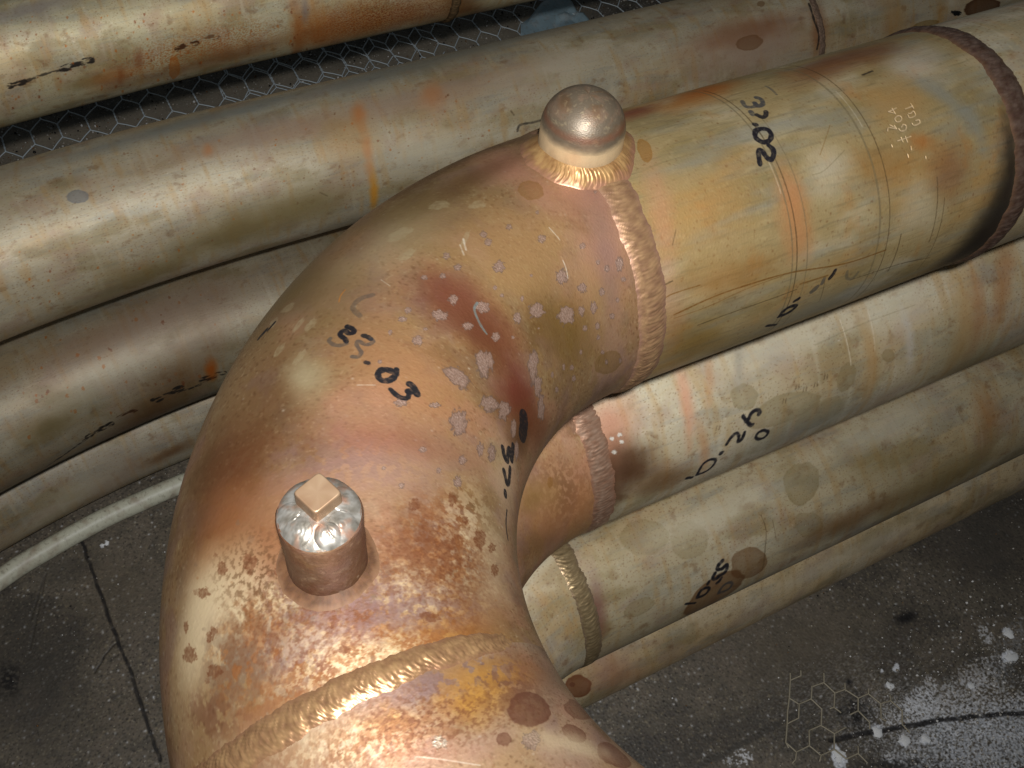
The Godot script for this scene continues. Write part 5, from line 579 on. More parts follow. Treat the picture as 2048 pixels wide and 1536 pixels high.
func thing(called: String, label: String, category: String, at: Vector3, group := "") -> Node3D:
	var o := Node3D.new()
	named(o, called)
	add_child(o)
	o.position = at
	o.set_meta("label", label)
	o.set_meta("category", category)
	if group:
		o.set_meta("group", group)
	return o

func part(called: String, mesh: Mesh, mat: Material, parent: Node3D, top: Node3D, label := "") -> MeshInstance3D:
	# Shapes are worked out in the world; a part sits under its thing, whose base is not the origin.
	var o := MeshInstance3D.new()
	o.name = called
	o.mesh = mesh
	o.material_override = mat
	parent.add_child(o, true)
	if parent == top:
		o.position = -top.position
	if label:
		o.set_meta("label", label)
	return o

func tube(path: Path3, s_from: float, s_to: float, along: int, radius: float, uv_from: float, uv_len: float, flip := 1.0, round_ := 96, wobble := 0.0002, seed_ := 3) -> ArrayMesh:
	var v := PackedVector3Array()
	var nn := PackedVector3Array()
	var uv := PackedVector2Array()
	var ix := PackedInt32Array()
	var noise := FastNoiseLite.new()
	noise.seed = seed_
	noise.frequency = 14.0
	for i in along + 1:
		var s := lerpf(s_from, s_to, float(i) / along)
		var f := path.at(s)
		for j in round_ + 1:
			var th := -PI + TAU * j / round_
			var n := cos(th) * f.basis.y + sin(th) * f.basis.z
			var p := f.origin + n * radius
			v.append(p + n * wobble * noise.get_noise_3dv(p))
			nn.append(n)
			uv.append(Vector2((s * flip - uv_from) / uv_len, float(j) / round_))
	for i in along:
		for j in round_:
			var a := i * (round_ + 1) + j
			var b := a + round_ + 1
			ix.append_array([a, b, a + 1, a + 1, b, b + 1])
	return solid(v, nn, uv, ix)

func solid(v: PackedVector3Array, nn: PackedVector3Array, uv: PackedVector2Array, ix: PackedInt32Array, cols := PackedColorArray()) -> ArrayMesh:
	var arr := []
	arr.resize(Mesh.ARRAY_MAX)
	arr[Mesh.ARRAY_VERTEX] = v
	if nn.size():
		arr[Mesh.ARRAY_NORMAL] = nn
	if uv.size():
		arr[Mesh.ARRAY_TEX_UV] = uv
	if cols.size():
		arr[Mesh.ARRAY_COLOR] = cols
	arr[Mesh.ARRAY_INDEX] = ix
	var m := ArrayMesh.new()
	m.add_surface_from_arrays(Mesh.PRIMITIVE_TRIANGLES, arr)
	return m

func grid_mesh(rows: int, cols: int, v: PackedVector3Array, c: PackedColorArray, closed: bool) -> ArrayMesh:
	# rows x cols points; normals from the neighbours; closed joins the last row to the first
	var ix := PackedInt32Array()
	var nn := PackedVector3Array()
	for i in rows:
		var i0 := (i - 1 + rows) % rows if closed else maxi(i - 1, 0)
		var i1 := (i + 1) % rows if closed else mini(i + 1, rows - 1)
		for j in cols:
			var d := (v[i1 * cols + j] - v[i0 * cols + j]).cross(v[i * cols + mini(j + 1, cols - 1)] - v[i * cols + maxi(j - 1, 0)])
			nn.append(-d.normalized() if d.length_squared() > 1e-20 else Vector3.UP)
	for i in (rows if closed else rows - 1):
		var b := ((i + 1) % rows) * cols
		var a := i * cols
		for j in cols - 1:
			ix.append_array([a + j, b + j, a + j + 1, a + j + 1, b + j, b + j + 1])
	return solid(v, nn, PackedVector2Array(), ix, c)

func lin(c: Color) -> Color:
	return c.srgb_to_linear()

func weld(path: Path3, s_at: float, half: float, high: float, pitch: float, shades: Array, seed_: int, curve := 0.35, turned := 1.0, depth := 0.0002, fade := 9.0) -> ArrayMesh:
	var n := FastNoiseLite.new()
	n.seed = seed_
	n.frequency = 1.0
	var rows := 880
	var cols := 19
	var v := PackedVector3Array()
	var c := PackedColorArray()
	for i in rows:
		var th := -PI + TAU * i / rows
		var arc := th * R
		var ring3 := Vector3(cos(th), sin(th), 0.0) * 3.0
		var wide := half * (1.0 + 0.14 * n.get_noise_3dv(ring3 * 1.6) + 0.06 * n.get_noise_3dv(ring3 * 5.0))
		var keep := 1.0 - 0.9 * smoothstep(fade, fade + 0.5, th)
		var off := 0.0012 * n.get_noise_3dv(ring3 * 1.7 + Vector3(9, 0, 0)) + 0.0002 * n.get_noise_3dv(ring3 * 7.0)
		for j in cols:
			var t := -1.0 + 2.0 * j / (cols - 1)
			var env := pow(maxf(0.0, 1.0 - t * t), 0.95)
			var ph := (arc * turned + curve * pitch * 4.0 * t * t + 0.0011 * n.get_noise_3dv(ring3 * 5.0 + Vector3(0, 0, t))) / pitch
			var fr := ph - floorf(ph)
			var rip := 0.42 * sin(TAU * fr) + 0.16 * sin(2.0 * TAU * fr)
			var amp: float = depth * (0.5 + 1.2 * absf(n.get_noise_3dv(ring3 * 2.3 + Vector3(4, 4, 0))))
			var coarse := 0.0004 * n.get_noise_3dv(ring3 * 7.0 + Vector3(0, 0, t * 0.6))
			var lift := -0.0003 + env * keep * (high + rip * amp * 1.6 + coarse) + 0.00006 * n.get_noise_3dv(ring3 * 60.0 + Vector3(0, 0, t * 8.0))
			v.append(path.on(s_at + off + t * wide, arc, lift))
			var g := clampf(0.5 + 0.9 * n.get_noise_3dv(ring3 * 4.0 + Vector3(0, 7, t * 1.5)) + 0.35 * n.get_noise_3dv(ring3 * 22.0 + Vector3(0, 0, t * 3.0)), 0.0, 1.0)
			var col: Color = shades[0].lerp(shades[1], g)
			col = col.lerp(shades[2], smoothstep(0.5, 1.0, absf(t)) * (0.65 + 0.6 * n.get_noise_3dv(ring3 * 6.0)))
			c.append(lin(col))
	return grid_mesh(rows, cols, v, c, true)

func coat(rough: float, metal: float) -> StandardMaterial3D:
	var m := StandardMaterial3D.new()
	m.vertex_color_use_as_albedo = true
	m.roughness = rough
	m.metallic = metal
	m.metallic_specular = 0.3
	return m

func inside_pipe(p: Vector3, path: Path3) -> float:
	# distance from the outside of the main bend: straight to the right of the bend, round to its left
	var d := p - Vector3(path.bend_at, path.y, path.z)
	if d.x > 0.0:
		return Vector2(d.dot(path.k), d.dot(path.e)).length() - R
	var q := d - path.e * path.rb
	var hh := q.dot(path.k)
	return Vector2(hh, (q - path.k * hh).length() - path.rb).length() - R

func drop(from: Vector3, down: Vector3, path: Path3) -> Vector3:
	# where a line along the boss meets the pipe
	var p := from
	for i in 40:
		p += down * inside_pipe(p, path)
	return p

func fillet(path: Path3, base: Vector3, axis: Vector3, r_in: float, leg: float, high: float, pitch: float, shades: Array, seed_: int, amp: float, bulge: float) -> ArrayMesh:
	var n := FastNoiseLite.new()
	n.seed = seed_
	n.frequency = 1.0
	var side := axis.cross(Vector3(1, 0, 0)).normalized()
	var fore := side.cross(axis)
	var rows := 520
	var cols := 18
	var v := PackedVector3Array()
	var c := PackedColorArray()
	for i in rows:
		var ph := TAU * i / rows
		var out := cos(ph) * fore + sin(ph) * side
		var ring3 := Vector3(cos(ph), sin(ph), 0.0) * 2.0
		var l := leg * (1.0 + 0.25 * n.get_noise_3dv(ring3 * 0.5) + 0.06 * n.get_noise_3dv(ring3 * 1.3))
		var arc := ph * (r_in + leg * 0.5)
		for j in cols:
			var t := float(j) / (cols - 1)
			var foot := drop(base + out * (r_in - 0.0006 + l * t) + axis * 0.03, -axis, path)
			var prof := high * (pow(1.0 - t, 1.2) * (1.0 - bulge) + bulge * sqrt(maxf(0.0, 1.0 - t * t)))
			var k := (arc + 0.0022 * (t * 2.0 - 1.0) * (t * 2.0 - 1.0) + 0.001 * n.get_noise_3dv(ring3 * 4.0)) / pitch
			var fr := k - floorf(k)
			var rip := 0.42 * sin(TAU * fr) + 0.16 * sin(2.0 * TAU * fr)
			var env := sin(PI * clampf(t * 0.9 + 0.1, 0.0, 1.0)) * (0.12 + 1.25 * smoothstep(0.35, 0.85, out.dot(Vector3(-0.2, 0, 0.98))) * (1.0 + n.get_noise_3dv(ring3 * 0.9)))
			var lift := prof - 0.0002 + env * (rip * amp + amp * n.get_noise_3dv(ring3 * 5.0 + Vector3(0, 0, t)))
			v.append(foot + axis * lift + out * env * rip * amp * 0.5)
			var g := clampf(0.5 + 1.0 * n.get_noise_3dv(foot * 160.0) + 0.4 * n.get_noise_3dv(foot * 600.0), 0.0, 1.0)
			var col: Color = shades[0].lerp(shades[1], g)
			c.append(lin(col.lerp(shades[2], smoothstep(0.45, 0.95, t + 0.3 * n.get_noise_3dv(foot * 250.0)))))
	return grid_mesh(rows, cols, v, c, true)

func lathe(base: Vector3, axis: Vector3, profile: Array, round_: int, wob: float, seed_: int) -> ArrayMesh:
	# profile: Vector2(radius, height); UV: u round, v along
	var n := FastNoiseLite.new()
	n.seed = seed_
	n.frequency = 1.0
	var side := axis.cross(Vector3(1, 0, 0)).normalized()
	var fore := side.cross(axis)
	var v := PackedVector3Array()
	var nn := PackedVector3Array()
	var uv := PackedVector2Array()
	var ix := PackedInt32Array()
	var cols := profile.size()
	for i in round_ + 1:
		var ph := TAU * i / round_
		var out := cos(ph) * fore + sin(ph) * side
		for j in cols:
			var q: Vector2 = profile[j]
			var d: Vector2 = profile[mini(j + 1, cols - 1)] - profile[maxi(j - 1, 0)]
			var nrm := Vector2(d.y, -d.x).normalized()
			var p := base + out * q.x + axis * q.y
			v.append(p + out * wob * n.get_noise_3dv(p * 160.0))
			nn.append((out * nrm.x + axis * nrm.y).normalized())
			uv.append(Vector2(float(i) / round_, float(j) / (cols - 1)))
	for i in round_:
		for j in cols - 1:
			var a := i * cols + j
			var b := a + cols
			ix.append_array([a, a + 1, b, b, a + 1, b + 1])
	return solid(v, nn, uv, ix)

func wire(st: SurfaceTool, pts: Array, r: float, sides := 5) -> void:
	var prev := PackedVector3Array()
	for i in pts.size():
		var d: Vector3 = (pts[mini(i + 1, pts.size() - 1)] - pts[maxi(i - 1, 0)]).normalized()
		var a := d.cross(Vector3.UP).normalized()
		var b := d.cross(a)
		var ring := PackedVector3Array()
		for k in sides:
			var q := TAU * k / sides
			ring.append(pts[i] + (a * cos(q) + b * sin(q)) * r)
		if i > 0:
			for k in sides:
				var k2 := (k + 1) % sides
				for p in [prev[k], ring[k], prev[k2], prev[k2], ring[k], ring[k2]]:
					st.add_vertex(p)
		prev = ring

func steel(s0: float, length: float, wide: int, high: int, base: Color, seed_: int, warm: float) -> Coat:
	# The bare pickled steel of the straight pipes: pale, with drifts of tan, grey and brown, dust and pepper.
	var k := Coat.new(s0, length, TAU * R, wide, high, base, seed_)
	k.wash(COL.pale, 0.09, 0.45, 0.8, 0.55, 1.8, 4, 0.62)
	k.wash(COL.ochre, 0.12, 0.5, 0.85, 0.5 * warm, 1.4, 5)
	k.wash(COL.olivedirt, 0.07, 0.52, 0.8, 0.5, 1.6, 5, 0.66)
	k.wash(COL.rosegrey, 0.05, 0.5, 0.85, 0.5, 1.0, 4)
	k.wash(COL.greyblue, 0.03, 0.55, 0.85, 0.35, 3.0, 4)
	k.wash(COL.umber, 0.02, 0.66, 0.9, 0.35, 1.0, 4)
	k.wash(COL.palewipe, 0.004, 0.55, 0.9, 0.35, 1.0, 3)
	k.wash(COL.ochre, 0.012, 0.56, 0.85, 0.4 * warm + 0.1, 0.14, 3)
	k.wash(COL.pale, 0.010, 0.6, 0.9, 0.3, 0.12, 3)
	k.wash(COL.umber, 0.0022, 0.70, 0.86, 0.45, 1.0, 2)
	k.wash(COL.greyblue, 0.004, 0.6, 0.9, 0.25, 8.0, 3)
	k.wash(COL.bright, 0.0026, 0.93, 0.99, 0.7, 1.0, 1)
	k.relief(0.012, 1.0, 0.3, 0.8, 0.10)
	k.relief(0.0016, 1.0, 0.4, 0.9, 0.16)
	k.relief(0.003, 0.0, 0.55, 0.9, 0.12, 10.0)
	return k

func flake(seed_: int, size: float) -> ArrayMesh:
	# a broken chip: an uneven outline with thickness and a chipped top
	var rng := RandomNumberGenerator.new()
	rng.seed = seed_
	var st := SurfaceTool.new()
	st.begin(Mesh.PRIMITIVE_TRIANGLES)
	var n := 9
	var low := []
	var top := []
	for i in n:
		var a := TAU * i / n
		var r := size * rng.randf_range(0.35, 1.2)
		low.append(Vector3(cos(a) * r, 0, sin(a) * r))
		top.append(Vector3(cos(a) * r * 0.8, size * rng.randf_range(0.25, 0.5), sin(a) * r * 0.8))
	var mid := Vector3(0, size * 0.5, 0)
	for i in n:
		var j := (i + 1) % n
		for p in [low[i], top[i], low[j], low[j], top[i], top[j], top[i], mid, top[j]]:
			st.add_vertex(p)
	st.generate_normals()
	return st.commit()

# ------------------------------------------------------------------ the scene

func _ready() -> void:
	var cam := Camera3D.new()
	cam.name = "camera"
	cam.transform = Transform3D(Basis(Vector3(0.891156, 0.056488, 0.450167), Vector3(0.323418, 0.616767, -0.717635), Vector3(-0.318186, 0.785116, 0.531366)), Vector3(0, EYE, 0)).orthonormalized()
	cam.fov = 44.1727
	cam.near = 0.02
	cam.far = 60.0
	add_child(cam)
	cam.current = true
	var env := Environment.new()
	env.background_mode = Environment.BG_COLOR
	env.background_color = Color(0.19, 0.205, 0.215)
	env.background_energy_multiplier = 1.0
	env.tonemap_mode = Environment.TONE_MAPPER_LINEAR
	env.tonemap_exposure = 1.0
	env.sdfgi_enabled = true
	env.ssao_enabled = true
	env.ssil_enabled = true
	var we := WorldEnvironment.new()
	we.name = "surroundings"
	we.environment = env
	add_child(we)
	var flash := SpotLight3D.new()
	flash.name = "camera_flash"
	var back := cam.transform.basis
	flash.position = cam.position + back.y * 0.024 + back.z * 0.08 + back.x * 0.015
	add_child(flash)
	flash.look_at(cam.position + back * Vector3(-0.045, 0.13, -0.7), back.y)
	flash.light_color = Color(0.985, 0.99, 1.0)
	flash.light_energy = 0.52
	flash.light_size = 0.010
	flash.spot_range = 6.0
	flash.spot_attenuation = 2.0
	flash.spot_angle = 62.0
	flash.spot_angle_attenuation = 1.0
	flash.shadow_enabled = true

	build_floor()
	build_left_pipes()
	build_lower_bends()
	build_main_bend()
	build_small_things()

func build_floor() -> void:
	var k := Coat.new(-0.6, 2.1, 2.0, 2048, 1950, Color8(104, 95, 82), 40)
	k.wash(COL.dirtdark, 0.25, 0.45, 0.8, 0.7, 1.0, 5, 0.4)
	k.wash(COL.dirt, 0.10, 0.5, 0.8, 0.5, 1.0, 5)
	k.wash(COL.dirtdark, 0.04, 0.5, 0.8, 0.4, 1.0, 5, 0.7)
	k.wash(COL.dirtdark, 0.008, 0.5, 0.85, 0.55, 1.0, 4)
	k.wash(COL.palewipe, 0.006, 0.62, 0.9, 0.35, 1.0, 3)
	k.wash(COL.dirtblack, 0.0036, 0.62, 0.85, 0.55, 1.0, 2)
	k.wash(COL.pale, 0.0032, 0.74, 0.92, 0.6, 1.0, 2)
	k.wash(COL.lime, 0.0045, 0.86, 0.95, 0.9, 1.0, 1)
	k.relief(0.02, 1.0, 0.3, 0.8, 0.3, 1.0, 5)
	k.relief(0.003, 1.0, 0.3, 0.9, 0.5, 1.0, 2)
	var marks := []
	for m in GROUND:      # the floor's marks are measured as X and Z; its coat is centred on Z = -0.6
		var q: Array = m.duplicate(true)
		if q.size() == 8:
			q[3] += 0.6
		else:
			for i in q[4].size():
				q[4][i] += Vector2(0, 0.6)
		marks.append(q)
	k.paint(marks, COL)
	var mat := k.material(0.0, 0.62, 0.14, 1.04)
	var xs := PackedFloat32Array()
	var zs := PackedFloat32Array()
	for x in [-4.0, -2.5, -1.5, -1.0]:
		xs.append(x)
	for i in 106:
		xs.append(-0.6 + 0.02 * i)
	for x in [2.0, 3.0, 4.5, 6.0]:
		xs.append(x)
	for z in [-6.0, -4.0, -2.8, -2.0]:
		zs.append(z)
	for i in 101:
		zs.append(-1.6 + 0.02 * i)
	for z in [0.8, 1.5, 2.5, 4.0]:
		zs.append(z)
	var n := FastNoiseLite.new()
	n.seed = 8
	n.frequency = 3.0
	var v := PackedVector3Array()
	var nn := PackedVector3Array()
	var uv := PackedVector2Array()
	var ix := PackedInt32Array()
	for x in xs:
		for z in zs:
			v.append(Vector3(x, 0.0012 * n.get_noise_2d(x, z) - 0.0006, z))
			nn.append(Vector3.UP)
			uv.append(Vector2((x + 0.6) / 2.1, (z + 0.6) / 2.0 + 0.5))
	for i in xs.size() - 1:
		for j in zs.size() - 1:
			var a := i * zs.size() + j
			var b := a + zs.size()
			ix.append_array([a, b, a + 1, a + 1, b, b + 1])
	var o := MeshInstance3D.new()
	o.name = "concrete_floor"
	o.mesh = solid(v, nn, uv, ix)
	o.material_override = mat
	o.set_meta("kind", "structure")
	o.set_meta("label", "dark stained concrete floor with cracks and white lime spills")
	add_child(o)

func build_left_pipes() -> void:
	# the far pipe, highest in the photograph
	var far := Path3.new(EYE - 0.5, -0.8635, 0.23, 3.0)
	var s := steel(-0.15, 1.0, 1536, 768, Color8(186, 176, 146), 3, 0.6)
	s.paint(FAR_PIPE, COL)
	var m := s.material(0.28, 0.54, 0.04, 1.08, 1.2)
	var t := thing("steel_pipe", "farthest pipe along the top edge, peppered with orange rust and black scrapes", "pipe", Vector3(0.3, EYE - 0.5 - R, -0.8605), "long pipes of the rear stack")
	part("pipe_wall", tube(far, -0.8, 1.5, 150, R, -0.15, 1.0), m, t, t)
	part("weld_bead", weld(far, 0.378, 0.006, 0.0024, 0.003, [Color8(112, 92, 66), Color8(150, 120, 84), Color8(70, 50, 34)], 21), coat(0.45, 0.5), t, t)
	# the upper pipe of the rear stack
	var up := Path3.new(EYE - 0.5006, -0.6109, 0.11, 1.4)
	s = steel(-0.15, 1.1, 1536, 768, Color8(178, 166, 142), 5, 0.6)
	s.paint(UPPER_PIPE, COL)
	t = thing("steel_pipe", "long pipe behind the cap with one orange streak and a sooty seam at its right", "pipe", Vector3(0.3, EYE - 0.5006 - R, -0.6109), "long pipes of the rear stack")
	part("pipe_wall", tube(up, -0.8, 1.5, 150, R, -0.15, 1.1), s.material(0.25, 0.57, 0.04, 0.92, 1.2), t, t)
	part("weld_bead", weld(up, 0.634, 0.004, 0.0009, 0.003, [Color8(112, 92, 76), Color8(150, 124, 104), Color8(92, 70, 56)], 22), coat(0.5, 0.5), t, t)
	# the middle pipe, with the black scrape
	var mid := Path3.new(EYE - 0.65, -0.6094, 0.08, 1.0)
	s = steel(-0.2, 0.55, 896, 768, Color8(176, 164, 140), 7, 0.6)
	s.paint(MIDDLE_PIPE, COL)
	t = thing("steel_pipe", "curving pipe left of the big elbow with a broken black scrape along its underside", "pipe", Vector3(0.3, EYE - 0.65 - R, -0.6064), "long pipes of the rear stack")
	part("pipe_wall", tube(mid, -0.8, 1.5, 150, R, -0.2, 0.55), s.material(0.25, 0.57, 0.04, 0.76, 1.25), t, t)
	var low := Path3.new(EYE - 0.80, -0.6627, 0.05, 1.0)
	s = steel(-0.3, 0.55, 768, 640, Color8(176, 166, 148), 9, 0.4)
	s.paint(LOWER_PIPE, COL)
	t = thing("steel_pipe", "lowest curving pipe at left, plain grey steel just above the cream tube", "pipe", Vector3(0.3, EYE - 0.80 - R, -0.6657), "long pipes of the rear stack")
	part("pipe_wall", tube(low, -0.8, 1.5, 150, R, -0.3, 0.55), s.material(0.25, 0.57, 0.04, 0.92, 1.2), t, t)

func build_lower_bends() -> void:
	# the bends below the big one: straight pipe, weld bead, elbow, return elbow
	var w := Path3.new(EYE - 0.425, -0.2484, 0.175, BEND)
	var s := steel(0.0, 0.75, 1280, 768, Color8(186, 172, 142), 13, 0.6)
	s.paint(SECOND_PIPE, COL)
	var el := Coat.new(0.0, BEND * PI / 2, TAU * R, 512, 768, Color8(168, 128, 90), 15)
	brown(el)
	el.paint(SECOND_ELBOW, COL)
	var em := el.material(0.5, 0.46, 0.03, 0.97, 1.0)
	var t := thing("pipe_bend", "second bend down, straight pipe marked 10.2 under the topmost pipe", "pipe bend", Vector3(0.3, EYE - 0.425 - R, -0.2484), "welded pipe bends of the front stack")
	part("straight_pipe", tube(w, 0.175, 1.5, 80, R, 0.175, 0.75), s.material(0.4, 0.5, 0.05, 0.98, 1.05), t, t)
	part("elbow", tube(w, 0.175 - BEND * PI / 2, 0.175, 50, R, -0.175, BEND * PI / 2, -1.0), em, t, t)
	part("return_elbow", tube(w, 0.175 - BEND * PI, 0.175 - BEND * PI / 2, 50, R, -0.175, BEND * PI / 2, -1.0), em, t, t)
	part("weld_bead", weld(w, 0.175, 0.0090, 0.0008, 0.0021, [Color8(142, 106, 84), Color8(168, 138, 116), Color8(158, 110, 84)], 31, 0.35, 1.0, 0.00015), coat(0.36, 0.6), t, t)
	w = Path3.new(EYE - 0.575, -0.2283, 0.178, BEND)
	s = steel(0.0, 0.75, 1280, 768, Color8(192, 178, 148), 17, 0.45)
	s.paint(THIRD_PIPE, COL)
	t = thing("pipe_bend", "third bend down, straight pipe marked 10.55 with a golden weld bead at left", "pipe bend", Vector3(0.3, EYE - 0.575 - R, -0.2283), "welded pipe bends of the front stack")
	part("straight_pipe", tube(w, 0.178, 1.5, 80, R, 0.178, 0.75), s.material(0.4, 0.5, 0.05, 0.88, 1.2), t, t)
	var plain := steel(0.0, 0.5, 640, 640, Color8(158, 138, 102), 19, 0.7)
	var pm := plain.material(0.3, 0.46, 0.05)
	part("elbow", tube(w, 0.178 - BEND * PI / 2, 0.178, 50, R, -0.178, 0.5, -1.0), pm, t, t)
	part("return_elbow", tube(w, 0.178 - BEND * PI, 0.178 - BEND * PI / 2, 50, R, -0.178, 0.5, -1.0), pm, t, t)
	part("weld_bead", weld(w, 0.179, 0.0080, 0.0008, 0.003, [Color8(128, 108, 78), Color8(152, 132, 98), Color8(128, 106, 90)], 33, 0.5, 1.0, 0.00018), coat(0.36, 0.6), t, t)
	w = Path3.new(EYE - 0.80, -0.2614, 0.09, BEND)
	var base := steel(0.0, 0.8, 1024, 512, Color8(206, 182, 140), 23, 0.5)
	base.paint(FOURTH_PIPE, COL)
	t = thing("pipe_bend", "lowest pipe of the front stack, resting on the floor with one round brown stain", "pipe bend", Vector3(0.3, EYE - 0.80 - R, -0.2614), "welded pipe bends of the front stack")
	part("straight_pipe", tube(w, 0.09, 1.5, 80, R, 0.15, 0.8), base.material(0.3, 0.46, 0.05), t, t)
	part("elbow", tube(w, 0.09 - BEND * PI / 2, 0.09, 50, R, -0.09, 0.5, -1.0), pm, t, t)

func brown(k: Coat) -> void:
	# heat-tinted steel of the elbows
	k.wash(COL.ochre, 0.08, 0.45, 0.8, 0.5, 1.0, 4, 0.62)
	k.wash(COL.salmon, 0.06, 0.5, 0.8, 0.5, 1.0, 4)
	k.wash(COL.umber, 0.05, 0.55, 0.85, 0.4, 1.0, 5, 0.4)
	k.wash(COL.greybrown, 0.025, 0.55, 0.85, 0.35, 1.0, 4)
	k.wash(COL.palewipe, 0.012, 0.6, 0.9, 0.3, 1.0, 4)
	k.wash(COL.rustdeep, 0.003, 0.66, 0.9, 0.35, 1.0, 3)
	k.wash(COL.palegold, 0.0025, 0.64, 0.9, 0.3, 1.0, 3)
	k.wash(COL.umber, 0.0016, 0.76, 0.9, 0.5, 1.0, 1)
	k.wash(COL.bright, 0.0019, 0.945, 0.99, 0.8, 1.0, 1, 0.25)
	k.wash(COL.pinkgrey, 0.045, 0.48, 0.8, 0.5, 1.0, 5)
	k.wash(COL.purplegrey, 0.03, 0.56, 0.85, 0.35, 1.0, 5)
	k.relief(0.015, 1.0, 0.3, 0.8, 0.12)
	k.relief(0.0014, 1.0, 0.4, 0.9, 0.22)

func build_main_bend() -> void:
	var tilt := -0.04533236
	var w := Path3.new(EYE - 0.2848283, -0.2399888, 0.1693378, BEND, tilt)
	var t := thing("pipe_bend", "big heat-stained return bend on top, with a round cap and a square-headed plug", "pipe bend", Vector3(0.17, EYE - 0.2848 - R, -0.24), "welded pipe bends of the front stack")
	# straight pipe up to the dark weld, and the next length beyond it
	var s := Coat.new(0.0, 0.26, TAU * R, 1024, 1280, Color8(158, 138, 98), 51)
	s.wash(COL.pale, 0.05, 0.45, 0.8, 0.5, 2.0, 4, 0.6)
	s.wash(COL.ochre, 0.06, 0.5, 0.85, 0.6, 1.4, 5)
	s.wash(COL.olivedirt, 0.04, 0.5, 0.8, 0.55, 2.2, 5, 0.66)
	s.wash(COL.greyblue, 0.02, 0.58, 0.85, 0.35, 4.0, 4)
	s.wash(COL.orangedeep, 0.03, 0.66, 0.9, 0.22, 0.7, 5)
	s.wash(COL.greyblue, 0.012, 0.55, 0.85, 0.3, 7.0, 3)
	s.wash(COL.palewipe, 0.004, 0.55, 0.9, 0.3, 2.0, 3)
	s.wash(COL.umber, 0.0024, 0.72, 0.88, 0.4, 1.0, 2)
	s.wash(COL.scratch, 0.003, 0.62, 0.9, 0.35, 10.0, 3)
	s.relief(0.012, 1.0, 0.3, 0.8, 0.10)
	s.relief(0.0014, 1.0, 0.4, 0.9, 0.16)
	s.relief(0.002, 0.0, 0.55, 0.9, 0.14, 12.0)
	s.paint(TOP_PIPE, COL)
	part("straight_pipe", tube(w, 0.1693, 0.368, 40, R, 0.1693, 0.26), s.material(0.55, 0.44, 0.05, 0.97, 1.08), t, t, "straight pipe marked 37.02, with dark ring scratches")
	var far := steel(0.0, 0.5, 640, 640, Color8(150, 138, 112), 53, 0.3)
	part("pipe_section", tube(w, 0.368, 1.6, 60, R, 0.368, 0.5), far.material(0.3, 0.46, 0.05), t, t)
	# elbow
	var el := Coat.new(0.0, BEND * PI / 2, TAU * R, 1024, 1280, Color8(154, 119, 78), 55)
	brown(el)
	el.paint(ELBOW, COL)
	part("elbow", tube(w, 0.1693378 - BEND * PI / 2, 0.1693378, 90, R, -0.1693378, BEND * PI / 2, -1.0, 128), el.material(0.5, 0.47, 0.03, 0.84, 0.96), t, t, "heat-stained elbow marked 33.03, pitted with weld spatter")
	var e2 := Coat.new(0.0, BEND * PI / 2, TAU * R, 896, 1280, Color8(176, 140, 108), 57)
	brown(e2)
	e2.paint(RETURN_ELBOW, COL)
	part("return_elbow", tube(w, 0.1693378 - BEND * PI, 0.1693378 - BEND * PI / 2, 90, R, -0.1693378 + BEND * PI / 2, BEND * PI / 2, -1.0, 128), e2.material(0.5, 0.48, 0.035, 0.82, 0.92), t, t)
	# welds
	var gold := [Color8(112, 84, 62), Color8(142, 112, 80), Color8(128, 96, 82)]
	part("weld_bead", weld(w, 0.1693378 + 0.001, 0.0080, 0.0014, 0.0018, gold, 61, 0.6, 1.0, 0.00017), coat(0.42, 0.35), t, t, "golden rippled weld bead below the cap")
	part("weld_bead", weld(w, 0.1693378 - BEND * PI / 2 + 0.001, 0.0048, 0.0011, 0.0018, [Color8(108, 80, 56), Color8(140, 110, 76), Color8(120, 86, 64)], 63, 0.7, -1.0, 0.0002, 0.42), coat(0.36, 0.45), t, t, "wide weld bead in the foreground")
	part("weld_bead", weld(w, 0.368, 0.0072, 0.0017, 0.0022, [Color8(64, 47, 38), Color8(92, 76, 66), Color8(98, 72, 52)], 65, 0.5, 1.0, 0.00016), coat(0.42, 0.35), t, t, "dark purple-brown weld bead at the right edge")
	# the round cap
	var axis := w.k
	var cap_at: Vector3 = Vector3(0.167862, 0.628980, -0.246229)
	var capskin := Coat.new(0.0, 0.1, 0.04, 384, 256, Color8(98, 86, 70), 71)
	capskin.wash(COL.greybrown, 0.02, 0.45, 0.8, 0.6, 1.0, 4, 0.4)
	capskin.wash(COL.umber, 0.03, 0.5, 0.85, 0.4, 1.0, 4)
	capskin.wash(COL.palewipe, 0.006, 0.6, 0.9, 0.3, 1.0, 4)
	capskin.wash(COL.umber, 0.002, 0.6, 0.9, 0.3, 1.0, 3)
	for i in 14:
		capskin.blob("soft", COL.palegold, i * 0.0075, -0.0135, 0.006, 0.0042, 0.0, 0.75)
		capskin.blob("soft", COL.umberred, i * 0.0075, -0.004, 0.006, 0.002, 0.0, 0.4)
	capskin.relief(0.0012, 1.0, 0.3, 0.9, 0.5, 1.0, 3)
	var prof := []
	for i in 6:
		prof.append(Vector2(0.0164 - 0.00006 * i, -0.006 + 0.016 * i / 5.0))
	for i in 25:
		var a := PI / 2 * i / 24.0
		prof.append(Vector2(0.0161 * cos(a), 0.0101 + 0.0152 * sin(a)))
	var cap := part("pipe_cap", lathe(cap_at, axis, prof, 72, 0.0001, 4), capskin.material(0.45, 0.45, 0.015), t, t, "round domed cap of dull bronze-grey steel")
	part("weld_bead", fillet(w, cap_at, axis, 0.0163, 0.0072, 0.0048, 0.0018, [Color8(126, 92, 58), Color8(160, 126, 82), Color8(140, 102, 78)], 81, 0.00013, 0.15), coat(0.36, 0.4), cap, t)
	# the plugged boss
	var plug_at: Vector3 = Vector3(0.021596, 0.624071, -0.124078)
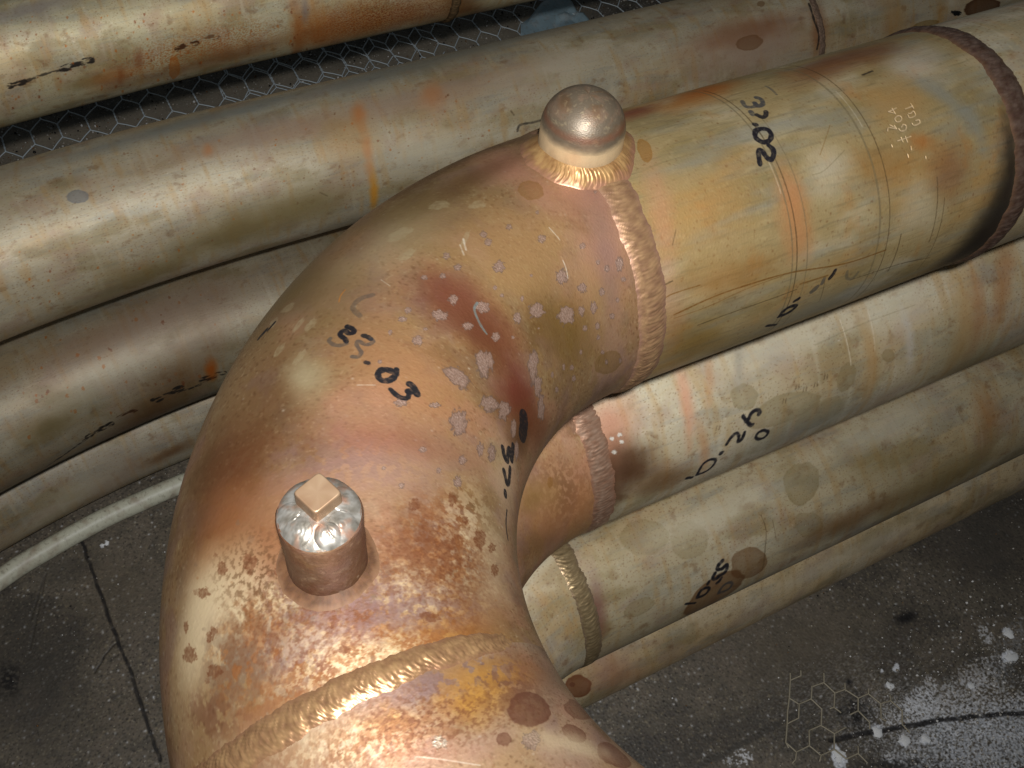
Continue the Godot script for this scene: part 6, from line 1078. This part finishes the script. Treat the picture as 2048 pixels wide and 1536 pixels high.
	var bossskin := Coat.new(0.0, 0.066, 0.034, 384, 192, Color8(118, 84, 60), 73)
	brown(bossskin)
	bossskin.wash(COL.umberred, 0.02, 0.45, 0.75, 0.6, 1.0, 4)
	bossskin.wash(COL.umber, 0.006, 0.55, 0.85, 0.4, 1.0, 4)
	prof = []
	for i in 9:
		prof.append(Vector2(0.0106 + 0.0002 * absf(i - 4.0) / 4.0, -0.006 + 0.0312 * i / 8.0))
	prof.append(Vector2(0.01055, 0.0262))
	prof.append(Vector2(0.0102, 0.0267))
	prof.append(Vector2(0.0095, 0.0268))
	var boss := part("threaded_boss", lathe(plug_at, axis, prof, 64, 0.0004, 6), bossskin.material(0.3, 0.5, 0.06, 0.8), t, t, "rusty brown stub with a plug welded in")
	part("weld_bead", fillet(w, plug_at, axis, 0.0106, 0.0045, 0.0020, 0.5, [Color8(64, 44, 30), Color8(92, 64, 44), Color8(98, 72, 52)], 83, 0.00001, 0.0), coat(0.62, 0.1), boss, t)
	part("plug_weld", seal(plug_at + axis * 0.0263, axis), coat(0.34, 0.55), boss, t, "bright silver weld puddles round the plug head")
	part("plug_head", head(plug_at + axis * 0.0282, axis), coat(0.42, 0.55), boss, t, "square copper-tinted plug head")

func seal(base: Vector3, axis: Vector3) -> ArrayMesh:
	# molten puddles that fill the ring between the boss and the plug head
	var n := FastNoiseLite.new()
	n.seed = 12
	n.frequency = 1.0
	var side := axis.cross(Vector3(1, 0, 0)).normalized()
	var fore := side.cross(axis)
	var rows := 260
	var cols := 26
	var v := PackedVector3Array()
	var c := PackedColorArray()
	var puddles := []
	var rng := RandomNumberGenerator.new()
	rng.seed = 5
	for i in 7:
		var a := TAU * (i + rng.randf_range(-0.2, 0.2)) / 7.0
		puddles.append(Vector3(cos(a) * 0.0073, sin(a) * 0.0073, rng.randf_range(0.0028, 0.0042)))
	for i in rows:
		var ph := TAU * i / rows
		for j in cols:
			var r := lerpf(0.0104, 0.0022, float(j) / (cols - 1))
			var x := cos(ph) * r
			var y := sin(ph) * r
			var lift := -0.0005 * absf(n.get_noise_2d(cos(ph) * 1.5, sin(ph) * 1.5)) * pow(1.0 - float(j) / (cols - 1), 6.0) + 0.0030 * pow(clampf((0.0106 - r) / 0.0065, 0.0, 1.0), 0.7)
			var rip := 0.0
			for p in puddles:
				var d := Vector2(x - p.x, y - p.y).length()
				var inn: float = clampf(1.0 - d / p.z, 0.0, 1.0)
				lift += 0.0007 * sqrt(inn)
				rip += inn * sin(d * 6500.0) * 0.00006
			lift += rip * 0.6 + 0.0001 * n.get_noise_2d(x * 300.0, y * 300.0)
			v.append(base + fore * x + side * y + axis * lift)
			var g := clampf(0.5 + 1.1 * n.get_noise_2d(x * 220.0 + 3.0, y * 220.0), 0.0, 1.0)
			var col := Color8(98, 92, 82).lerp(Color8(142, 138, 130), g)
			col = col.lerp(Color8(140, 104, 84), clampf(1.6 * n.get_noise_2d(x * 160.0, y * 160.0 + 30.0), 0.0, 0.8))
			c.append(lin(col))
	return grid_mesh(rows, cols, v, c, true)

func head(base: Vector3, axis: Vector3) -> ArrayMesh:
	# a square head with rounded edges, a corner towards the viewer
	var fore := (Vector3(-0.3234, 0, 0.7176) - axis * axis.dot(Vector3(-0.3234, 0, 0.7176))).normalized()
	var side := axis.cross(fore).normalized()
	base -= fore * 0.0021
	var a := (fore + side).normalized()
	var b := (fore - side).normalized()
	var half := 0.0043
	var v := PackedVector3Array()
	var c := PackedColorArray()
	var n := FastNoiseLite.new()
	n.seed = 17
	n.frequency = 1.0
	var prof := [Vector2(1.06, -0.003), Vector2(1.02, 0.0008), Vector2(1.0, 0.0046), Vector2(0.985, 0.0051), Vector2(0.955, 0.00537), Vector2(0.91, 0.0055), Vector2(0.87, 0.0055), Vector2(0.5, 0.00551), Vector2(0.002, 0.00551)]
	var rows := 64
	for i in rows:
		var ph := TAU * i / rows
		var q := Vector2(cos(ph), sin(ph))
		var rr := 1.0 / pow(pow(absf(q.x), 9.0) + pow(absf(q.y), 9.0), 1.0 / 9.0)
		for p in prof:
			var at: Vector3 = base + (a * q.x + b * q.y) * rr * half * p.x + axis * p.y
			v.append(at)
			var g := clampf(0.5 + 0.8 * n.get_noise_3dv(at * 150.0), 0.0, 1.0)
			c.append(lin(Color8(128, 100, 76).lerp(Color8(150, 126, 100), g)))
	return grid_mesh(rows, prof.size(), v, c, true)

func build_small_things() -> void:
	# the thin cream tube on the floor
	var st := SurfaceTool.new()
	var t := thing("plastic_tube", "thin cream plastic tube curving along the floor at left", "tube", Vector3(-0.11, 0, -0.597))
	var pts := []
	var cur := [Vector3(-0.75, 0.010, -0.19), Vector3(-0.5, 0.010, -0.40), Vector3(-0.32, 0.010, -0.515), Vector3(-0.209, 0.010, -0.5625), Vector3(-0.161, 0.010, -0.577), Vector3(-0.1106, 0.010, -0.588), Vector3(-0.0697, 0.010, -0.593), Vector3(-0.0226, 0.010, -0.597), Vector3(0.1, 0.010, -0.602), Vector3(0.5, 0.010, -0.60), Vector3(1.0, 0.010, -0.60)]
	for i in cur.size() - 1:
		for k in 12:
			pts.append(cur[i].cubic_interpolate(cur[i + 1], cur[maxi(i - 1, 0)], cur[mini(i + 2, cur.size() - 1)], k / 12.0))
	st.begin(Mesh.PRIMITIVE_TRIANGLES)
	st.set_smooth_group(0)
	wire(st, pts, 0.0100, 20)
	st.index()
	st.generate_normals()
	var cream := Coat.new(0, 0.2, 0.2, 256, 256, Color8(196, 194, 172), 91)
	cream.wash(COL.greybrown, 0.03, 0.5, 0.9, 0.5)
	cream.wash(COL.dirt, 0.006, 0.6, 0.9, 0.5)
	var cm := cream.material(0.0, 0.45, 0.0)
	cm.uv1_triplanar = true
	cm.uv1_world_triplanar = true
	cm.uv1_scale = Vector3(6, 6, 6)
	part("tube_wall", st.commit(), cm, t, t)
	# chicken wire behind the pipes: hexagons 38 mm wide, laid along the pipes
	var zinc := StandardMaterial3D.new()
	zinc.albedo_color = Color8(206, 214, 216)
	zinc.metallic = 0.0
	zinc.roughness = 0.5
	hexes(zinc, Vector3(-0.30, 0.004, -1.42), 0.0382, 0.021, 0.031, 38, 7, 0.03, 3, "chicken_wire", "grey chicken wire on the floor between the two rearmost pipes", 0.0009)
	hexes(zinc, Vector3(0.21, 0.007, -1.43), 0.0382, 0.021, 0.031, 9, 6, -0.05, 5, "chicken_wire", "loose second layer of chicken wire, doubling the mesh left of the blue scrap", 0.0008)
	# the piece of wire mesh stuck to the floor at lower right
	st = SurfaceTool.new()
	st.begin(Mesh.PRIMITIVE_TRIANGLES)
	for line in WIRES:
		var fine := []
		for i in line.size() - 1:
			for k in 3:
				var q: Vector2 = line[i].lerp(line[i + 1], k / 3.0)
				fine.append(Vector3(q.x, 0.0014, q.y))
		var z: Vector2 = line[line.size() - 1]
		fine.append(Vector3(z.x, 0.0008, z.y))
		wire(st, fine, 0.0008)
	st.generate_normals()
	var rusty := StandardMaterial3D.new()
	rusty.albedo_color = Color8(160, 150, 128)
	rusty.metallic = 0.2
	rusty.roughness = 0.6
	t = thing("chicken_wire", "torn patch of rusty chicken wire bedded in the floor at lower right", "wire mesh", Vector3(0.38, 0, -0.07))
	part("wire_strands", st.commit(), rusty, t, t)
	scrap()
	grit()
	var chip := StandardMaterial3D.new()
	chip.albedo_color = Color8(222, 222, 220)
	chip.roughness = 0.8
	var at: Array[Vector3] = [Vector3(-0.1149, -0.5655, 0.0028), Vector3(-0.1102, -0.5670, 0.0030), Vector3(0.6384, -0.0802, 0.0075), Vector3(0.6547, -0.0991, 0.0060), Vector3(0.4872, -0.0639, 0.0060), Vector3(0.5061, -0.0568, 0.0050), Vector3(0.4718, -0.0813, 0.0060), Vector3(0.5100, -0.1095, 0.0040), Vector3(0.5815, -0.0752, 0.0035), Vector3(0.4250, -0.0793, 0.0065)]
	for i in at.size():
		var o := MeshInstance3D.new()
		named(o, "white_chip" if i < 2 else "lime_flake")
		o.mesh = flake(i + 2, at[i].z)
		o.material_override = chip
		o.position = Vector3(at[i].x, 0.0, at[i].y)
		o.scale.y = 1.0 if i < 2 else 0.45
		add_child(o)
		o.set_meta("label", ["left one of two touching white chips on the floor below the cream tube", "right one of two touching white chips on the floor below the cream tube", "large white lime flake at the right edge of the floor, lower of two", "white lime flake at the right edge of the floor, upper of two", "white lime flake just below the dark crack, left one of a pair", "white lime flake just below the dark crack, right one of a pair", "white lime flake on the left tip of the dark crack, beside the wire mesh", "small white lime flake above the dark crack, right of the wire mesh", "small white lime flake alone between the dark crack and the right edge", "white lime flake on the lower end of the wire mesh, nearest the bottom edge"][i])
		o.set_meta("category", "chip" if i < 2 else "flake")
		o.set_meta("group", "white chips by the cream tube" if i < 2 else "lime flakes of the spill")

func hexes(mat: Material, at: Vector3, w: float, zig: float, leg: float, cols: int, rows: int, turn: float, seed_: int, called: String, label: String, r: float) -> void:
	var rng := RandomNumberGenerator.new()
	rng.seed = seed_
	var n := FastNoiseLite.new()
	n.seed = seed_
	n.frequency = 5.0
	var st := SurfaceTool.new()
	st.begin(Mesh.PRIMITIVE_TRIANGLES)
	var spot := func(i: float, j: float) -> Vector3:
		# a knot of the mesh: i in half cells, j in rows
		var x: float = i * w * 0.5
		var z: float = j
		var p := Vector3(x, 0, z).rotated(Vector3.UP, turn) + at
		p += Vector3(n.get_noise_2d(p.x, p.z) * 0.006, 0.002 + 0.003 * n.get_noise_2d(p.z, p.x + 4.0), n.get_noise_2d(p.z + 8.0, p.x) * 0.006)
		return p
	for row in rows:
		var z0 := row * (zig + leg)
		for i in cols * 2:
			var up := (i + row) % 2 == 0
			var a: Vector3 = spot.call(i, z0 if up else z0 + zig)
			var b: Vector3 = spot.call(i + 1, z0 + zig if up else z0)
			wire(st, [a, a.lerp(b, 0.5) + Vector3(0, 0.0006, 0), b], r)
			if not up:
				var c: Vector3 = spot.call(i, z0 + zig + leg)
				# two strands twisted round each other
				for side in [0.0, PI]:
					var tw := []
					for k in 9:
						var q: float = side + k * 1.6
						tw.append(a.lerp(c, k / 8.0) + Vector3(cos(q), 0.5 * sin(q), 0) * r * 0.8)
					wire(st, tw, r * 0.85, 4)
	st.generate_normals()
	var t := thing(called, label, "wire mesh", Vector3(at.x, 0, at.z))
	part("wire_strands", st.commit(), mat, t, t)

func scrap() -> void:
	# the torn blue-grey sheet that lies behind the upper pipe
	var edge: Array[Vector2] = [Vector2(0.6831, -1.2159), Vector2(0.7131, -1.2419), Vector2(0.7465, -1.2662), Vector2(0.7702, -1.2802), Vector2(0.7963, -1.2750), Vector2(0.7977, -1.2512), Vector2(0.7966, -1.2319), Vector2(0.7978, -1.2119), Vector2(0.8000, -1.1700), Vector2(0.6600, -1.1700)]
	var st := SurfaceTool.new()
	st.begin(Mesh.PRIMITIVE_TRIANGLES)
	var mid := Vector2(0.77, -1.22)
	var n := FastNoiseLite.new()
	n.seed = 31
	n.frequency = 1.0
	var rings := 8
	var spot := func(k: int, i: int, up: float) -> Vector3:
		var q: Vector2 = mid.lerp(edge[i % edge.size()], float(k) / rings)
		return Vector3(q.x, 0.010 + 0.012 * n.get_noise_2d(q.x * 22.0, q.y * 30.0) + up + 0.006 * smoothstep(0.5, 1.0, float(k) / rings), q.y)
	for i in edge.size():
		for k in rings:
			for up in [0.0, -0.0012]:
				var a: Vector3 = spot.call(k, i, up)
				var b: Vector3 = spot.call(k + 1, i, up)
				var c: Vector3 = spot.call(k + 1, i + 1, up)
				var d: Vector3 = spot.call(k, i + 1, up)
				for p in [a, b, c, a, c, d]:
					st.add_vertex(p)
		var e: Vector3 = spot.call(rings, i, 0.0)
		var f: Vector3 = spot.call(rings, i + 1, 0.0)
		for p in [e, e - Vector3(0, 0.0012, 0), f, f, e - Vector3(0, 0.0012, 0), f - Vector3(0, 0.0012, 0)]:
			st.add_vertex(p)
	st.index()
	st.generate_normals()
	var blue := Coat.new(0, 0.2, 0.2, 256, 256, Color8(158, 182, 190), 95)
	blue.wash(COL.paleblue, 0.04, 0.45, 0.85, 0.6)
	blue.wash(COL.greyblue, 0.01, 0.55, 0.85, 0.5)
	var m := blue.material(0.0, 0.4, 0.0)
	m.uv1_triplanar = true
	m.uv1_world_triplanar = true
	m.uv1_scale = Vector3(6, 6, 6)
	var t := thing("plastic_scrap", "torn blue-grey sheet poking out behind the upper pipe at the top", "sheet", Vector3(0.77, 0, -1.22))
	part("torn_sheet", st.commit(), m, t, t)

func grit() -> void:
	# loose sandy and lime grains that glitter on the concrete
	var mm := MultiMesh.new()
	mm.transform_format = MultiMesh.TRANSFORM_3D
	mm.use_colors = true
	var st := SurfaceTool.new()
	st.begin(Mesh.PRIMITIVE_TRIANGLES)
	var ring := []
	for i in 5:
		ring.append(Vector3(cos(TAU * i / 5.0), 0.1 * (i % 2), sin(TAU * i / 5.0)))
	for i in 5:
		for p in [ring[i], Vector3(0.1, 0.9, 0.05), ring[(i + 1) % 5], ring[i], ring[(i + 1) % 5], Vector3(0, -0.6, 0)]:
			st.add_vertex(p)
	st.generate_normals()
	mm.mesh = st.commit()
	var many := 16000
	mm.instance_count = many
	var rng := RandomNumberGenerator.new()
	rng.seed = 77
	for i in many:
		var x := rng.randf_range(-0.35, 1.3)
		var z := rng.randf_range(-1.5, 0.1)
		var size := 0.00026 + 0.0009 * pow(rng.randf(), 4.0)
		if i < 3000:      # coarser grains lie behind the pipes
			z = rng.randf_range(-1.34, -1.16)
			size *= 2.4
		elif i > 14000:   # crumbs of lime round the spill
			x = 0.62 + 0.10 * rng.randfn()
			z = -0.05 + 0.05 * rng.randfn()
			size *= 1.6
		var b := Basis(Vector3(rng.randf_range(-1, 1), rng.randf_range(-1, 1), rng.randf_range(-1, 1)).normalized(), rng.randf() * TAU).scaled(Vector3.ONE * size)
		mm.set_instance_transform(i, Transform3D(b, Vector3(x, size * 0.3, z)))
		var g := rng.randf()
		var c := Color8(150, 140, 124).lerp(Color8(226, 224, 220), rng.randf()) if g < 0.6 or i > 14000 else Color8(126, 92, 58) if g < 0.75 else Color8(40, 38, 36)
		mm.set_instance_color(i, lin(c))
	var o := MultiMeshInstance3D.new()
	o.name = "floor_grit"
	o.multimesh = mm
	var m := coat(0.25, 0.0)
	o.material_override = m
	o.set_meta("kind", "stuff")
	o.set_meta("label", "loose sandy and lime grains scattered over the concrete floor")
	o.set_meta("category", "grit")
	add_child(o)
